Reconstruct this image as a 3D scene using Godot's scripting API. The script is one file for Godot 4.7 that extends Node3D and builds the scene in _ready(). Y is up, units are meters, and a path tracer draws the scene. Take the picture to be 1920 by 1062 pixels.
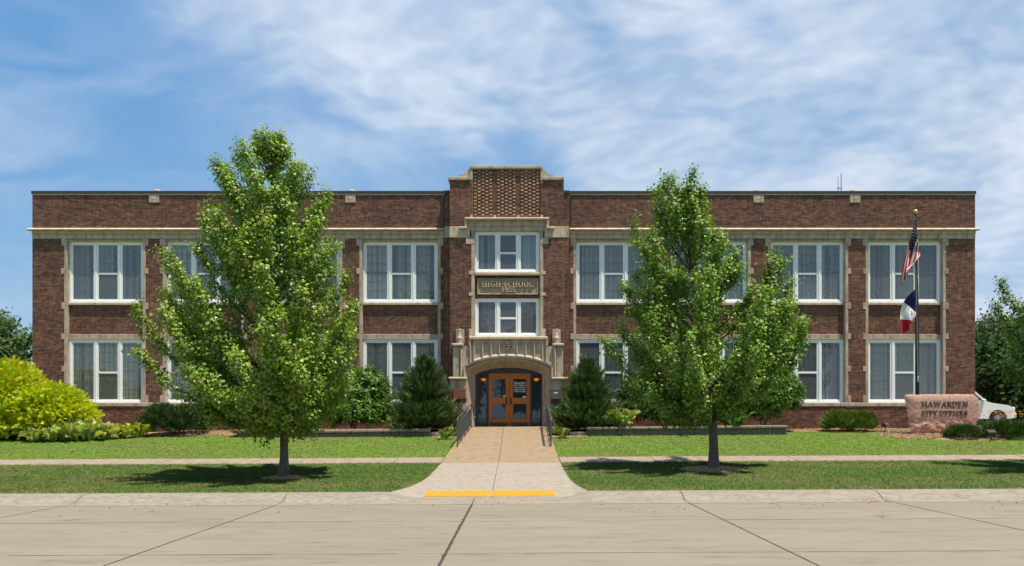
extends Node3D
# A two-storey brick school built as city offices, seen across a concrete street.
# World: x right, y up, z towards the street; the main wall stands at z = 0; metres.

const EYE := 1.76
const DIST := 36.8
const COURSE := 0.0677

var R := RandomNumberGenerator.new()
var M := {}
var used := {}
var noise_a := FastNoiseLite.new()


# ---------------------------------------------------------------- mesh builder
class MB:
	var v := PackedVector3Array()
	var n := PackedVector3Array()
	var c := PackedColorArray()
	var uv := PackedVector2Array()
	var col := Color.WHITE
	var use_uv := false

	func tri(a: Vector3, b: Vector3, d: Vector3, nn: Vector3) -> void:
		if (b - a).cross(d - a).dot(nn) > 0.0:
			var s := b
			b = d
			d = s
		v.append(a); v.append(b); v.append(d)
		for i in 3:
			n.append(nn)
			c.append(col)

	func face(a: Vector3, b: Vector3, d: Vector3, hint: Vector3) -> void:
		var nn := (b - a).cross(d - a).normalized()
		if nn.dot(hint) < 0.0:
			nn = -nn
		tri(a, b, d, nn)

	func quad(a: Vector3, b: Vector3, d: Vector3, e: Vector3, hint: Vector3) -> void:
		face(a, b, d, hint)
		face(a, d, e, hint)

	func smooth(a: Vector3, b: Vector3, d: Vector3, na: Vector3, nb: Vector3, nd: Vector3) -> void:
		if (b - a).cross(d - a).dot(na + nb + nd) > 0.0:
			var s := b
			b = d
			d = s
			var q := nb
			nb = nd
			nd = q
		v.append(a); v.append(b); v.append(d)
		n.append(na); n.append(nb); n.append(nd)
		for i in 3:
			c.append(col)

	func box(lo: Vector3, hi: Vector3, ch := 0.0, t := Transform3D.IDENTITY) -> void:
		var mid := t * ((lo + hi) * 0.5)
		var k := minf(ch, 0.45 * minf(hi.x - lo.x, minf(hi.y - lo.y, hi.z - lo.z)))
		var xs := [lo.x, hi.x]
		var ys := [lo.y, hi.y]
		var zs := [lo.z, hi.z]
		for s in 2:
			var e: float = 1.0 if s == 1 else -1.0
			var x: float = xs[s]
			var y: float = ys[s]
			var z: float = zs[s]
			quad(t * Vector3(x, lo.y + k, lo.z + k), t * Vector3(x, hi.y - k, lo.z + k), t * Vector3(x, hi.y - k, hi.z - k), t * Vector3(x, lo.y + k, hi.z - k), t.basis * Vector3(e, 0, 0))
			quad(t * Vector3(lo.x + k, y, lo.z + k), t * Vector3(hi.x - k, y, lo.z + k), t * Vector3(hi.x - k, y, hi.z - k), t * Vector3(lo.x + k, y, hi.z - k), t.basis * Vector3(0, e, 0))
			quad(t * Vector3(lo.x + k, lo.y + k, z), t * Vector3(hi.x - k, lo.y + k, z), t * Vector3(hi.x - k, hi.y - k, z), t * Vector3(lo.x + k, hi.y - k, z), t.basis * Vector3(0, 0, e))
		if k <= 0.0:
			return
		for i in 2:
			for j in 2:
				var si: float = 1.0 if i == 1 else -1.0
				var sj: float = 1.0 if j == 1 else -1.0
				var x: float = xs[i]
				var y: float = ys[j]
				quad(t * Vector3(x, y - sj * k, lo.z + k), t * Vector3(x - si * k, y, lo.z + k), t * Vector3(x - si * k, y, hi.z - k), t * Vector3(x, y - sj * k, hi.z - k), t.basis * Vector3(si, sj, 0))
				var z: float = zs[j]
				quad(t * Vector3(x, lo.y + k, z - sj * k), t * Vector3(x - si * k, lo.y + k, z), t * Vector3(x - si * k, hi.y - k, z), t * Vector3(x, hi.y - k, z - sj * k), t.basis * Vector3(si, 0, sj))
				y = ys[i]
				quad(t * Vector3(lo.x + k, y, z - sj * k), t * Vector3(lo.x + k, y - si * k, z), t * Vector3(hi.x - k, y - si * k, z), t * Vector3(hi.x - k, y, z - sj * k), t.basis * Vector3(0, si, sj))
				for l in 2:
					var sl: float = 1.0 if l == 1 else -1.0
					var px: float = xs[i]
					var py: float = ys[j]
					var pz: float = zs[l]
					face(t * Vector3(px, py - sj * k, pz - sl * k), t * Vector3(px - si * k, py, pz - sl * k), t * Vector3(px - si * k, py - sj * k, pz), t.basis * Vector3(si, sj, sl))

	func tube(pts: PackedVector3Array, radii: PackedFloat32Array, sides := 8, caps := true) -> void:
		var rings := []
		var norms := []
		var side := Vector3.ZERO
		for i in pts.size():
			var d: Vector3 = (pts[mini(i + 1, pts.size() - 1)] - pts[maxi(i - 1, 0)]).normalized()
			if side == Vector3.ZERO:
				side = d.cross(Vector3.UP if absf(d.y) < 0.9 else Vector3.RIGHT).normalized()
			side = (side - d * side.dot(d)).normalized()
			var up := d.cross(side)
			var ring := PackedVector3Array()
			var nr := PackedVector3Array()
			for j in sides:
				var a := TAU * j / sides
				var o := side * cos(a) + up * sin(a)
				ring.append(pts[i] + o * radii[i])
				nr.append(o)
			rings.append(ring)
			norms.append(nr)
		for i in pts.size() - 1:
			for j in sides:
				var k := (j + 1) % sides
				smooth(rings[i][j], rings[i][k], rings[i + 1][k], norms[i][j], norms[i][k], norms[i + 1][k])
				smooth(rings[i][j], rings[i + 1][k], rings[i + 1][j], norms[i][j], norms[i + 1][k], norms[i + 1][j])
		if caps:
			for e in [0, pts.size() - 1]:
				var dir: Vector3 = (pts[0] - pts[1]) if e == 0 else (pts[e] - pts[e - 1])
				for j in sides:
					face(pts[e], rings[e][j], rings[e][(j + 1) % sides], dir)

	func lathe(profile: PackedVector2Array, segs: int, t := Transform3D.IDENTITY) -> void:
		for i in profile.size() - 1:
			var p := profile[i]
			var q := profile[i + 1]
			var sl := Vector2(q.y - p.y, p.x - q.x).normalized()
			for j in segs:
				var a := TAU * j / segs
				var b := TAU * (j + 1) / segs
				var ca := Vector3(cos(a), 0, sin(a))
				var cb := Vector3(cos(b), 0, sin(b))
				var na := (t.basis * (ca * sl.x + Vector3(0, sl.y, 0))).normalized()
				var nb := (t.basis * (cb * sl.x + Vector3(0, sl.y, 0))).normalized()
				var p0 := t * (ca * p.x + Vector3(0, p.y, 0))
				var p1 := t * (cb * p.x + Vector3(0, p.y, 0))
				var q0 := t * (ca * q.x + Vector3(0, q.y, 0))
				var q1 := t * (cb * q.x + Vector3(0, q.y, 0))
				if p.x > 0.0001:
					smooth(p0, p1, q1, na, nb, nb)
				if q.x > 0.0001:
					smooth(p0, q1, q0, na, nb, na)

	# a flat outline in x-y, given depth from z0 to z1
	func prism(poly: PackedVector2Array, z0: float, z1: float, t := Transform3D.IDENTITY) -> void:
		var idx := Geometry2D.triangulate_polygon(poly)
		for i in range(0, idx.size(), 3):
			for z in [z0, z1]:
				var a := poly[idx[i]]
				var b := poly[idx[i + 1]]
				var d := poly[idx[i + 2]]
				face(t * Vector3(a.x, a.y, z), t * Vector3(b.x, b.y, z), t * Vector3(d.x, d.y, z), t.basis * Vector3(0, 0, 1.0 if z == maxf(z0, z1) else -1.0))
		var cw := Geometry2D.is_polygon_clockwise(poly)
		for i in poly.size():
			var a := poly[i]
			var b := poly[(i + 1) % poly.size()]
			var o := Vector2(b.y - a.y, a.x - b.x)
			if cw:
				o = -o
			quad(t * Vector3(a.x, a.y, z0), t * Vector3(b.x, b.y, z0), t * Vector3(b.x, b.y, z1), t * Vector3(a.x, a.y, z1), t.basis * Vector3(o.x, o.y, 0))

	func mesh() -> ArrayMesh:
		var arr := []
		arr.resize(Mesh.ARRAY_MAX)
		arr[Mesh.ARRAY_VERTEX] = v
		arr[Mesh.ARRAY_NORMAL] = n
		arr[Mesh.ARRAY_COLOR] = c
		if use_uv:
			arr[Mesh.ARRAY_TEX_UV] = uv
		var m := ArrayMesh.new()
		m.add_surface_from_arrays(Mesh.PRIMITIVE_TRIANGLES, arr)
		return m


const GROUND_LABELS := {
	"ground": ["green lawn ground running from the verge back past the building", "ground"],
	"road": ["tan concrete street in slabs with dark joints along the foreground", "road"],
	"kerb": ["pale concrete kerb and gutter between the street and the near grass verge", "kerb"],
	"kerb_001": ["plain kerb on the near side of the street, behind the viewer", "kerb"],
	"sidewalk": ["narrow concrete sidewalk crossing between verge and upper lawn", "sidewalk"],
	"walkway": ["broad tan and pale concrete walk from kerb up to the doors", "walkway"],
	"driveway": ["paved drive under the white truck at the building's right side", "driveway"],
	"grass": ["bright mown grass of the upper lawn between sidewalk and building", "grass"],
	"grass_001": ["darker grass of the verge between kerb and sidewalk", "grass"],
	"leaf_litter": ["dry leaves and specks scattered along the gutter and street", "leaf litter"],
	"mulch_bed": ["raised bed behind the timber edging left of the walk", "mulch bed"],
	"mulch_bed_001": ["raised bed behind the timber edging right of the walk", "mulch bed"],
	"mulch_bed_002": ["bare mulch mound between the dark yew mound and the left timber edging", "mulch bed"],
	"mulch_bed_003": ["mulch under the golden shrub at the left end", "mulch bed"],
	"mulch_bed_004": ["mulch strip around the low bright yew left of the stone sign", "mulch bed"],
	"mulch_bed_005": ["mulch bed around the stone sign", "mulch bed"],
	"mulch_bed_006": ["mulch bed with orange flowers near the white truck", "mulch bed"],
	"mulch_bed_007": ["mulch ring around the left maple's trunk", "mulch bed"],
	"mulch_bed_008": ["mulch ring around the right maple's trunk", "mulch bed"],
	"mulch": ["loose wood chips of the bare mulch mound between the dark yew mound and the left timber edging", "mulch"],
	"mulch_001": ["loose wood chips of the mulch strip around the low bright yew left of the stone sign", "mulch"],
	"mulch_002": ["loose wood chips of the mulch bed around the stone sign", "mulch"],
	"mulch_003": ["loose wood chips of the mulch bed with orange flowers near the white truck", "mulch"],
	"mulch_004": ["loose wood chips of the mulch ring around the left maple's trunk", "mulch"],
	"mulch_005": ["loose wood chips of the mulch ring around the right maple's trunk", "mulch"],
	"mulch_006": ["loose wood chips of the raised bed behind the timber edging left of the walk", "mulch"],
	"mulch_007": ["loose wood chips of the raised bed behind the timber edging right of the walk", "mulch"],
}


# ---------------------------------------------------------------- naming
func numbered(called: String) -> String:
	var k: int = used.get(called, -1) + 1
	used[called] = k
	return called if k == 0 else "%s_%03d" % [called, k]


func tag(o: Node3D, label: String, category: String, group := "") -> Node3D:
	o.set_meta("label", label)
	o.set_meta("category", category)
	if group:
		o.set_meta("group", group)
	return o


func thing(called: String, label: String, category: String, at := Vector3.ZERO, group := "") -> Node3D:
	var o := Node3D.new()
	o.name = numbered(called)
	add_child(o)
	o.position = at
	tag(o, label, category, group)
	return o


func part(called: String, mesh: Mesh, m: Material, parent: Node3D, at := Vector3.ZERO, kind := "") -> MeshInstance3D:
	var o := MeshInstance3D.new()
	var key := "%d/%s" % [parent.get_instance_id(), called]
	var k: int = used.get(key, -1) + 1
	used[key] = k
	o.name = called if k == 0 else "%s_%03d" % [called, k]
	o.mesh = mesh
	o.material_override = m
	parent.add_child(o, true)
	o.position = at
	if kind:
		o.set_meta("kind", kind)
	return o


func struct(called: String, mesh: Mesh, m: Material) -> MeshInstance3D:
	var o := MeshInstance3D.new()
	o.name = numbered(called)
	o.mesh = mesh
	o.material_override = m
	add_child(o)
	o.set_meta("kind", "structure")
	if GROUND_LABELS.has(String(o.name)):
		tag(o, GROUND_LABELS[String(o.name)][0], GROUND_LABELS[String(o.name)][1])
	return o


func many(called: String, mesh: Mesh, m: Material, xf: Array[Transform3D], cols: PackedColorArray, parent: Node3D) -> MultiMeshInstance3D:
	var mm := MultiMesh.new()
	mm.transform_format = MultiMesh.TRANSFORM_3D
	mm.use_colors = true
	mm.mesh = mesh
	mm.instance_count = xf.size()
	for i in xf.size():
		mm.set_instance_transform(i, xf[i])
		mm.set_instance_color(i, cols[i])
	var o := MultiMeshInstance3D.new()
	o.name = called if parent != self else numbered(called)
	o.multimesh = mm
	o.material_override = m
	o.set_meta("kind", "stuff")
	parent.add_child(o, true)
	if parent == self:
		tag(o, GROUND_LABELS[String(o.name)][0], GROUND_LABELS[String(o.name)][1])
	return o


func bx(x0: float, x1: float, y0: float, y1: float, z0: float, z1: float, ch := 0.0) -> ArrayMesh:
	var b := MB.new()
	b.box(Vector3(minf(x0, x1), minf(y0, y1), minf(z0, z1)), Vector3(maxf(x0, x1), maxf(y0, y1), maxf(z0, z1)), ch)
	return b.mesh()


# survey of the street front: readings of a levelled instrument at eye height, on the plane z
func fx(a: float, z := 0.0) -> float:
	return (a - 970.0) * (DIST - z) / 1600.0


func fy(b: float, z := 0.0) -> float:
	return EYE + (785.0 - b) * (DIST - z) / 1600.0


# ---------------------------------------------------------------- materials
func lin(r: float, g: float, b: float) -> Color:
	return Color(r, g, b).linear_to_srgb()


func flat(key: String, c: Color, rough := 0.8, metal := 0.0) -> StandardMaterial3D:
	var m := StandardMaterial3D.new()
	m.resource_name = key
	m.albedo_color = c
	m.roughness = rough
	m.metallic = metal
	M[key] = m
	return m


func grain(key: String, stops: Array, scale: Vector3, freq := 0.012, octaves := 6, rough := 0.85, bump := 0.0, seed_no := 1, size := 512) -> StandardMaterial3D:
	var m := flat(key, Color.WHITE, rough)
	var nz := FastNoiseLite.new()
	nz.seed = seed_no
	nz.noise_type = FastNoiseLite.TYPE_SIMPLEX_SMOOTH
	nz.frequency = freq
	nz.fractal_octaves = octaves
	nz.fractal_gain = 0.6
	var t := NoiseTexture2D.new()
	t.width = size
	t.height = size
	t.seamless = true
	t.normalize = true
	t.noise = nz
	var ramp := Gradient.new()
	var offs := PackedFloat32Array()
	var cols := PackedColorArray()
	for i in stops.size():
		offs.append(float(i) / (stops.size() - 1) * 0.7 + 0.15)
		cols.append(stops[i])
	ramp.offsets = offs
	ramp.colors = cols
	t.color_ramp = ramp
	m.albedo_texture = t
	m.uv1_triplanar = true
	m.uv1_world_triplanar = true
	m.uv1_scale = scale
	if bump > 0.0:
		var h := NoiseTexture2D.new()
		h.width = size
		h.height = size
		h.seamless = true
		h.noise = nz
		m.heightmap_enabled = true
		m.heightmap_texture = h
		m.heightmap_scale = bump
	return m


# stains and wear laid over a surface: a second, darker pattern multiplied in
func weather(key: String, scale: Vector3, seed_no: int, freq: float, tones: Array, at: Array) -> void:
	var d := M[key] as StandardMaterial3D
	var nz := FastNoiseLite.new()
	nz.seed = seed_no
	nz.frequency = freq
	nz.fractal_octaves = 7
	nz.fractal_gain = 0.62
	var t := NoiseTexture2D.new()
	t.width = 1024
	t.height = 1024
	t.seamless = true
	t.noise = nz
	var rg := Gradient.new()
	var cols := PackedColorArray()
	for q in tones:
		cols.append(Color(q, q * 0.985, q * 0.96))
	rg.offsets = PackedFloat32Array(at)
	rg.colors = cols
	t.color_ramp = rg
	d.detail_enabled = true
	d.detail_albedo = t
	d.detail_blend_mode = BaseMaterial3D.BLEND_MODE_MUL
	d.detail_uv_layer = BaseMaterial3D.DETAIL_UV_2
	d.uv2_triplanar = true
	d.uv2_world_triplanar = true
	d.uv2_scale = scale


func tinted(key: String, rough: float, back := 0.0) -> StandardMaterial3D:
	var m := flat(key, Color.WHITE, rough)
	m.vertex_color_use_as_albedo = true
	if back > 0.0:
		m.backlight_enabled = true
		m.backlight = lin(back * 0.75, back, back * 0.12)
	return m


func make_materials() -> void:
	grain("stone", [lin(0.3548, 0.2939, 0.2252), lin(0.4516, 0.3825, 0.3089), lin(0.5161, 0.4435, 0.3667)], Vector3(0.35, 0.35, 0.35), 0.01, 6, 0.9, 0.3, 3)
	grain("stone_pale", [lin(0.4462, 0.3712, 0.28), lin(0.5141, 0.4356, 0.3416), lin(0.5626, 0.4851, 0.3864)], Vector3(0.5, 0.5, 0.5), 0.01, 6, 0.85, 0.2, 4)
	grain("stone_dull", [lin(0.2912, 0.226, 0.15), lin(0.3696, 0.2938, 0.204)], Vector3(0.8, 0.8, 0.8), 0.02, 6, 0.9, 0.0, 24)
	grain("mortar", [lin(0.24, 0.1733, 0.1375), lin(0.34, 0.2572, 0.2035)], Vector3(0.3, 0.3, 0.3), 0.02, 5, 0.95, 0.0, 5)
	var b := grain("brick", [lin(0.78, 0.78, 0.78), lin(1, 1, 1)], Vector3(0.9, 0.9, 0.9), 0.03, 6, 0.85, 0.25, 6)
	b.vertex_color_use_as_albedo = true
	grain("road", [lin(0.2159, 0.19, 0.1545), lin(0.2326, 0.2064, 0.1701), lin(0.2492, 0.222, 0.1858)], Vector3(0.03, 0.2, 0.13), 0.006, 8, 0.9, 0.0, 7, 1024)
	weather("road", Vector3(0.07, 0.16, 0.22), 31, 0.010, [0.72, 0.88, 0.96, 1.0, 1.02], [0.0, 0.13, 0.26, 0.42, 1.0])
	grain("kerb", [lin(0.2338, 0.2088, 0.1771), lin(0.2848, 0.2561, 0.2207), lin(0.3145, 0.2851, 0.251)], Vector3(0.12, 0.6, 0.6), 0.012, 7, 0.9, 0.0, 8)
	grain("walk_tan", [lin(0.2561, 0.1904, 0.1204), lin(0.2949, 0.2259, 0.1467), lin(0.3182, 0.248, 0.1676)], Vector3(0.3, 0.3, 0.3), 0.012, 7, 0.9, 0.0, 9)
	grain("walk_pale", [lin(0.2861, 0.2594, 0.2251), lin(0.3251, 0.2952, 0.2609), lin(0.3468, 0.3175, 0.2864)], Vector3(0.3, 0.3, 0.3), 0.012, 7, 0.9, 0.0, 10)
	grain("sidewalk", [lin(0.2494, 0.2061, 0.1637), lin(0.2924, 0.2465, 0.1995), lin(0.3268, 0.2778, 0.2302)], Vector3(0.2, 0.3, 0.3), 0.012, 7, 0.9, 0.0, 11)
	grain("joint", [lin(0.035, 0.03, 0.028), lin(0.07, 0.06, 0.05)], Vector3(1, 1, 1), 0.02, 4, 0.95)
	grain("lawn", [lin(0.055, 0.11, 0.014), lin(0.09, 0.16, 0.018), lin(0.13, 0.20, 0.03), lin(0.17, 0.19, 0.055)], Vector3(0.13, 0.13, 0.13), 0.01, 8, 0.95, 0.0, 12, 1024)
	grain("soil", [lin(0.176, 0.09975, 0.055), lin(0.33, 0.1995, 0.11), lin(0.44, 0.2835, 0.16)], Vector3(0.7, 0.7, 0.7), 0.03, 6, 0.95, 0.5, 13)
	grain("timber", [lin(0.13, 0.11, 0.09), lin(0.24, 0.21, 0.175), lin(0.33, 0.29, 0.245)], Vector3(0.6, 1.6, 1.6), 0.03, 6, 0.9, 0.6, 14)
	grain("timber_dark", [lin(0.088, 0.072, 0.0576), lin(0.16, 0.136, 0.112), lin(0.24, 0.2, 0.168)], Vector3(0.6, 1.6, 1.6), 0.03, 6, 0.95, 0.6, 25)
	grain("granite", [lin(0.345, 0.1904, 0.1512), lin(0.483, 0.28, 0.224), lin(0.575, 0.3584, 0.2912)], Vector3(0.7, 0.7, 0.7), 0.02, 7, 0.8, 0.8, 15)
	grain("bark", [lin(0.05, 0.042, 0.036), lin(0.13, 0.115, 0.10), lin(0.20, 0.18, 0.16)], Vector3(2.2, 0.7, 2.2), 0.03, 6, 0.95, 1.2, 16)
	grain("door_wood", [lin(0.319, 0.0868, 0.0156), lin(0.4785, 0.14, 0.026), lin(0.58, 0.189, 0.039)], Vector3(5.0, 0.5, 5.0), 0.02, 5, 0.35, 0.0, 17)
	grain("plaque_red", [lin(0.16, 0.06, 0.045), lin(0.24, 0.10, 0.075)], Vector3(4, 4, 4), 0.05, 5, 0.4, 0.0, 18)
	grain("tactile", [lin(0.62, 0.285, 0.012), lin(0.68, 0.33, 0.018)], Vector3(0.6, 0.6, 0.6), 0.02, 5, 0.8, 0.0, 19)
	weather("stone", Vector3(0.5, 0.12, 0.5), 41, 0.006, [0.72, 0.86, 0.96, 1.0, 1.04], [0.0, 0.25, 0.42, 0.6, 1.0])
	weather("stone_pale", Vector3(0.5, 0.2, 0.5), 42, 0.008, [0.78, 0.85, 0.96, 1.0, 1.05], [0.0, 0.22, 0.4, 0.6, 1.0])
	weather("kerb", Vector3(0.25, 0.6, 0.6), 43, 0.015, [0.6, 0.82, 0.94, 1.0, 1.03], [0.0, 0.2, 0.38, 0.55, 1.0])
	weather("walk_pale", Vector3(0.35, 0.35, 0.35), 44, 0.012, [0.78, 0.9, 0.97, 1.0, 1.02], [0.0, 0.2, 0.38, 0.55, 1.0])
	weather("walk_tan", Vector3(0.35, 0.35, 0.35), 45, 0.012, [0.78, 0.9, 0.97, 1.0, 1.02], [0.0, 0.2, 0.38, 0.55, 1.0])
	weather("sidewalk", Vector3(0.25, 0.35, 0.35), 46, 0.012, [0.72, 0.88, 0.96, 1.0, 1.02], [0.0, 0.2, 0.38, 0.55, 1.0])
	weather("brick", Vector3(0.35, 0.12, 0.35), 47, 0.015, [0.55, 0.78, 0.93, 1.0, 1.08], [0.0, 0.25, 0.42, 0.6, 1.0])
	weather("tactile", Vector3(0.8, 0.8, 0.8), 48, 0.02, [0.6, 0.8, 0.93, 1.0, 1.0], [0.0, 0.22, 0.4, 0.6, 1.0])
	flat("white_frame", lin(0.82, 0.85, 0.86), 0.45)
	flat("dark_metal", lin(0.035, 0.033, 0.032), 0.5, 0.0)
	flat("coping", lin(0.05, 0.047, 0.042), 0.45, 0.3)
	flat("flashing", lin(0.42, 0.36, 0.27), 0.6)
	flat("rail_grey", lin(0.10, 0.10, 0.108), 0.5, 0.3)
	flat("lead", lin(0.03, 0.035, 0.035), 0.6)
	flat("interior", lin(0.06, 0.06, 0.052), 0.9)
	flat("dark_room", lin(0.05, 0.05, 0.05), 0.9)
	flat("door_frame", lin(0.035, 0.045, 0.05), 0.5)
	flat("brass", lin(0.75, 0.48, 0.13), 0.3, 0.9)
	flat("bronze", lin(0.09, 0.065, 0.045), 0.4, 0.6)
	flat("lettering_dark", lin(0.045, 0.025, 0.02), 0.7)
	flat("lettering_white", lin(0.75, 0.75, 0.75), 0.6)
	flat("sticker", lin(0.80, 0.62, 0.03), 0.5)
	flat("steel_box", lin(0.14, 0.145, 0.14), 0.4, 0.4)
	flat("pole", lin(0.028, 0.022, 0.02), 0.35, 0.4)
	flat("car_paint", lin(0.72, 0.74, 0.76), 0.25).clearcoat_enabled = true
	flat("rubber", lin(0.02, 0.02, 0.02), 0.85)
	flat("alloy", lin(0.45, 0.45, 0.46), 0.35, 0.7)
	flat("lamp_red", lin(0.45, 0.02, 0.02), 0.2)
	grain("brick_far", [lin(0.07, 0.03, 0.023), lin(0.11, 0.05, 0.036), lin(0.15, 0.07, 0.05)], Vector3(0.8, 2.4, 0.8), 0.03, 5, 0.9, 0.0, 20)
	flat("roofing", lin(0.12, 0.12, 0.12), 0.95)
	for q in [["blind_pale", 0.50, 0.56, 0.46], ["blind_green", 0.44, 0.58, 0.34], ["blind_blue", 0.26, 0.38, 0.42], ["blind_grey", 0.09, 0.11, 0.105]]:
		var m := flat(q[0], lin(q[1], q[2], q[3]), 0.9)
		m.vertex_color_use_as_albedo = true
		m.backlight_enabled = true
		m.backlight = lin(0.15, 0.15, 0.15)
	var g := flat("glass", Color(0.86, 0.92, 0.96, 0.03), 0.02, 0.028)
	g.transparency = BaseMaterial3D.TRANSPARENCY_ALPHA
	g = flat("door_glass", Color(0.5, 0.55, 0.58, 0.08), 0.02, 0.0)
	g.transparency = BaseMaterial3D.TRANSPARENCY_ALPHA
	g = flat("screen", Color(0.05, 0.05, 0.055, 0.5), 0.9)
	g.transparency = BaseMaterial3D.TRANSPARENCY_ALPHA
	g = flat("amber_glass", lin(0.75, 0.33, 0.03), 0.3)
	g.emission_enabled = true
	g.emission = lin(0.8, 0.32, 0.02)
	g.emission_energy_multiplier = 0.16
	tinted("leaf", 0.38, 0.7).metallic_specular = 0.5
	tinted("far_leaf", 0.85, 0.5).metallic_specular = 0.2
	tinted("needle", 0.6, 0.25)
	tinted("blade", 0.6, 0.4)
	tinted("chip", 0.95)
	tinted("petal", 0.6, 0.5)
	tinted("paint_print", 0.7)


# ---------------------------------------------------------------- sky
const RIM := [Vector2(-180, 22), Vector2(-34, 28), Vector2(-21, 24), Vector2(-8, 21.3), Vector2(0, 19.6), Vector2(3, 17.0), Vector2(6, 12.5), Vector2(12, 8), Vector2(35, 3), Vector2(180, 22)]


func make_sky() -> Image:
	var w := 2560
	var h := 1280
	var bytes := PackedByteArray()
	bytes.resize(w * h * 3)
	var big := FastNoiseLite.new()
	big.seed = 11
	big.frequency = 1.0
	big.fractal_octaves = 6
	big.fractal_gain = 0.5
	var rip := FastNoiseLite.new()
	rip.seed = 5
	rip.frequency = 1.0
	rip.fractal_octaves = 4
	rip.fractal_gain = 0.52
	var low := FastNoiseLite.new()
	low.seed = 21
	low.frequency = 1.0
	low.fractal_octaves = 2
	for j in h:
		var el := PI * (0.5 - (j + 0.5) / h)
		var up := sin(el)
		var ce := cos(el)
		var k := clampf(up, 0.0, 1.0)
		var base := Color(0.075, 0.235, 0.50).lerp(Color(0.22, 0.42, 0.635), pow(1.0 - k, 3.0) * 0.85).lerp(Color(0.40, 0.545, 0.66), pow(1.0 - k, 7.0) * 0.85)
		var at := j * w * 3
		if el < 0.0:
			for i in w * 3:
				bytes[at + i] = 120
			continue
		var inv := 1.0 / (up + 0.16)
		var eld := rad_to_deg(el)
		for i in w:
			var az := TAU * (i + 0.5) / w
			if az > PI:
				az -= TAU
			var px := sin(az) * ce * inv
			var pz := -cos(az) * ce * inv
			# thin cloud drawn out along one wind direction, breaking into small ripples
			var s := px * 0.86 + pz * 0.50
			var t := -px * 0.50 + pz * 0.86
			var wob := big.get_noise_2d(px * 0.7 + 7.0, pz * 0.7)
			var wisp := big.get_noise_2d(s * 1.15 + wob * 0.8, t * 1.3 + wob * 0.9)
			var mott := rip.get_noise_2d(s * 9.0 + wob * 3.0, t * 12.0 + wob * 2.0)
			var cov := low.get_noise_2d(px * 0.8 + 3.0, pz * 0.8 + 1.0) * 0.25
			var azd := rad_to_deg(az)
			# the bank's lower edge falls from the upper left to the right
			var rim := 0.0
			for q in RIM.size() - 1:
				if azd <= RIM[q + 1].x or q == RIM.size() - 2:
					rim = lerpf(RIM[q].y, RIM[q + 1].y, clampf((azd - RIM[q].x) / (RIM[q + 1].x - RIM[q].x), 0.0, 1.0))
					break
			var far_side := smoothstep(50.0, 75.0, absf(azd)) + smoothstep(45.0, 60.0, eld)
			var inside := smoothstep(-3.0, 2.5, eld - rim + wisp * 4.0)
			inside = lerpf(inside, 0.5, clampf(far_side, 0.0, 1.0))
			cov += 0.46 * inside
			var g1 := (azd - 4.5) * 0.80 + (eld - 25.5) * 0.60
			var g2 := (azd - 15.0) * 0.62 + (eld - 25.0) * 0.78
			cov -= 0.20 * exp(-g1 * g1 / 0.9 - pow((azd - 4.5) / 4.0, 2.0) - pow((eld - 24.5) / 3.5, 2.0))
			cov -= 0.26 * exp(-g2 * g2 / 0.8 - pow((azd - 15.0) / 4.5, 2.0))
			var dens := 0.20 + cov + wisp * 0.46 + mott * (0.03 + 0.20 * inside * (0.4 + 0.6 * clampf(0.5 + wob, 0.0, 1.0)))
			dens = clampf(dens, 0.0, 1.0)
			dens = lerpf(dens, dens * dens * (3.0 - 2.0 * dens), 0.35) * 0.92
			var lit := 0.97 + 0.10 * wisp + 0.08 * mott
			var r := lerpf(base.r, 0.565 * lit, dens)
			var g := lerpf(base.g, 0.625 * lit, dens)
			var b := lerpf(base.b, 0.715 * lit, dens)
			bytes[at + i * 3] = int(255.0 * clampf(pow(r, 0.4545), 0.0, 1.0))
			bytes[at + i * 3 + 1] = int(255.0 * clampf(pow(g, 0.4545), 0.0, 1.0))
			bytes[at + i * 3 + 2] = int(255.0 * clampf(pow(b, 0.4545), 0.0, 1.0))
	return Image.create_from_data(w, h, false, Image.FORMAT_RGB8, bytes)


# ---------------------------------------------------------------- lie of the land
const LAND := [[-900.0, 1.25], [-20.0, 1.25], [0.0, 1.20], [2.5, 1.12], [6.0, 0.83], [9.6, 0.50], [11.0, 0.40], [14.4, 0.24], [18.1, 0.155], [18.16, -0.16], [31.4, -0.16], [31.5, 0.14], [60.0, 0.25], [900.0, 0.25]]
const RAMP := [[0.2, 1.415], [0.95, 1.405], [9.6, 0.53], [11.0, 0.42], [14.4, 0.27], [17.2, 0.10], [18.15, 0.025], [19.0, 0.02]]
const WALK_L := -2.30
const WALK_R := 1.30
const ROAD_JOINTS := [-30.7, -26.4, -22.1, -17.9, -13.6, -9.35, -4.96, -0.93, 3.53, 7.73, 12.0, 16.3, 20.6, 25.0, 29.4]


func along(table: Array, z: float) -> float:
	for i in table.size() - 1:
		if z <= table[i + 1][0]:
			var t: float = clampf((z - table[i][0]) / (table[i + 1][0] - table[i][0]), 0.0, 1.0)
			return lerpf(table[i][1], table[i + 1][1], t)
	return table[table.size() - 1][1]


func tilt(x: float) -> float:
	return 0.005 * clampf(x, -40.0, 40.0)


func ramp(x: float, z: float) -> float:
	return along(RAMP, z) + tilt(x)


func land(x: float, z: float) -> float:
	return along(LAND, z) + tilt(x)


func walk_l(z: float) -> float:
	return WALK_L - 0.46 * pow(clampf((z - 14.0) / 4.0, 0.0, 1.0), 1.8) + 0.14 * clampf((9.6 - z) / 8.6, 0.0, 1.0)


func walk_r(z: float) -> float:
	return WALK_R + 0.26 * pow(clampf((z - 14.0) / 4.0, 0.0, 1.0), 1.8) - 0.06 * clampf((9.6 - z) / 8.6, 0.0, 1.0)


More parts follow.
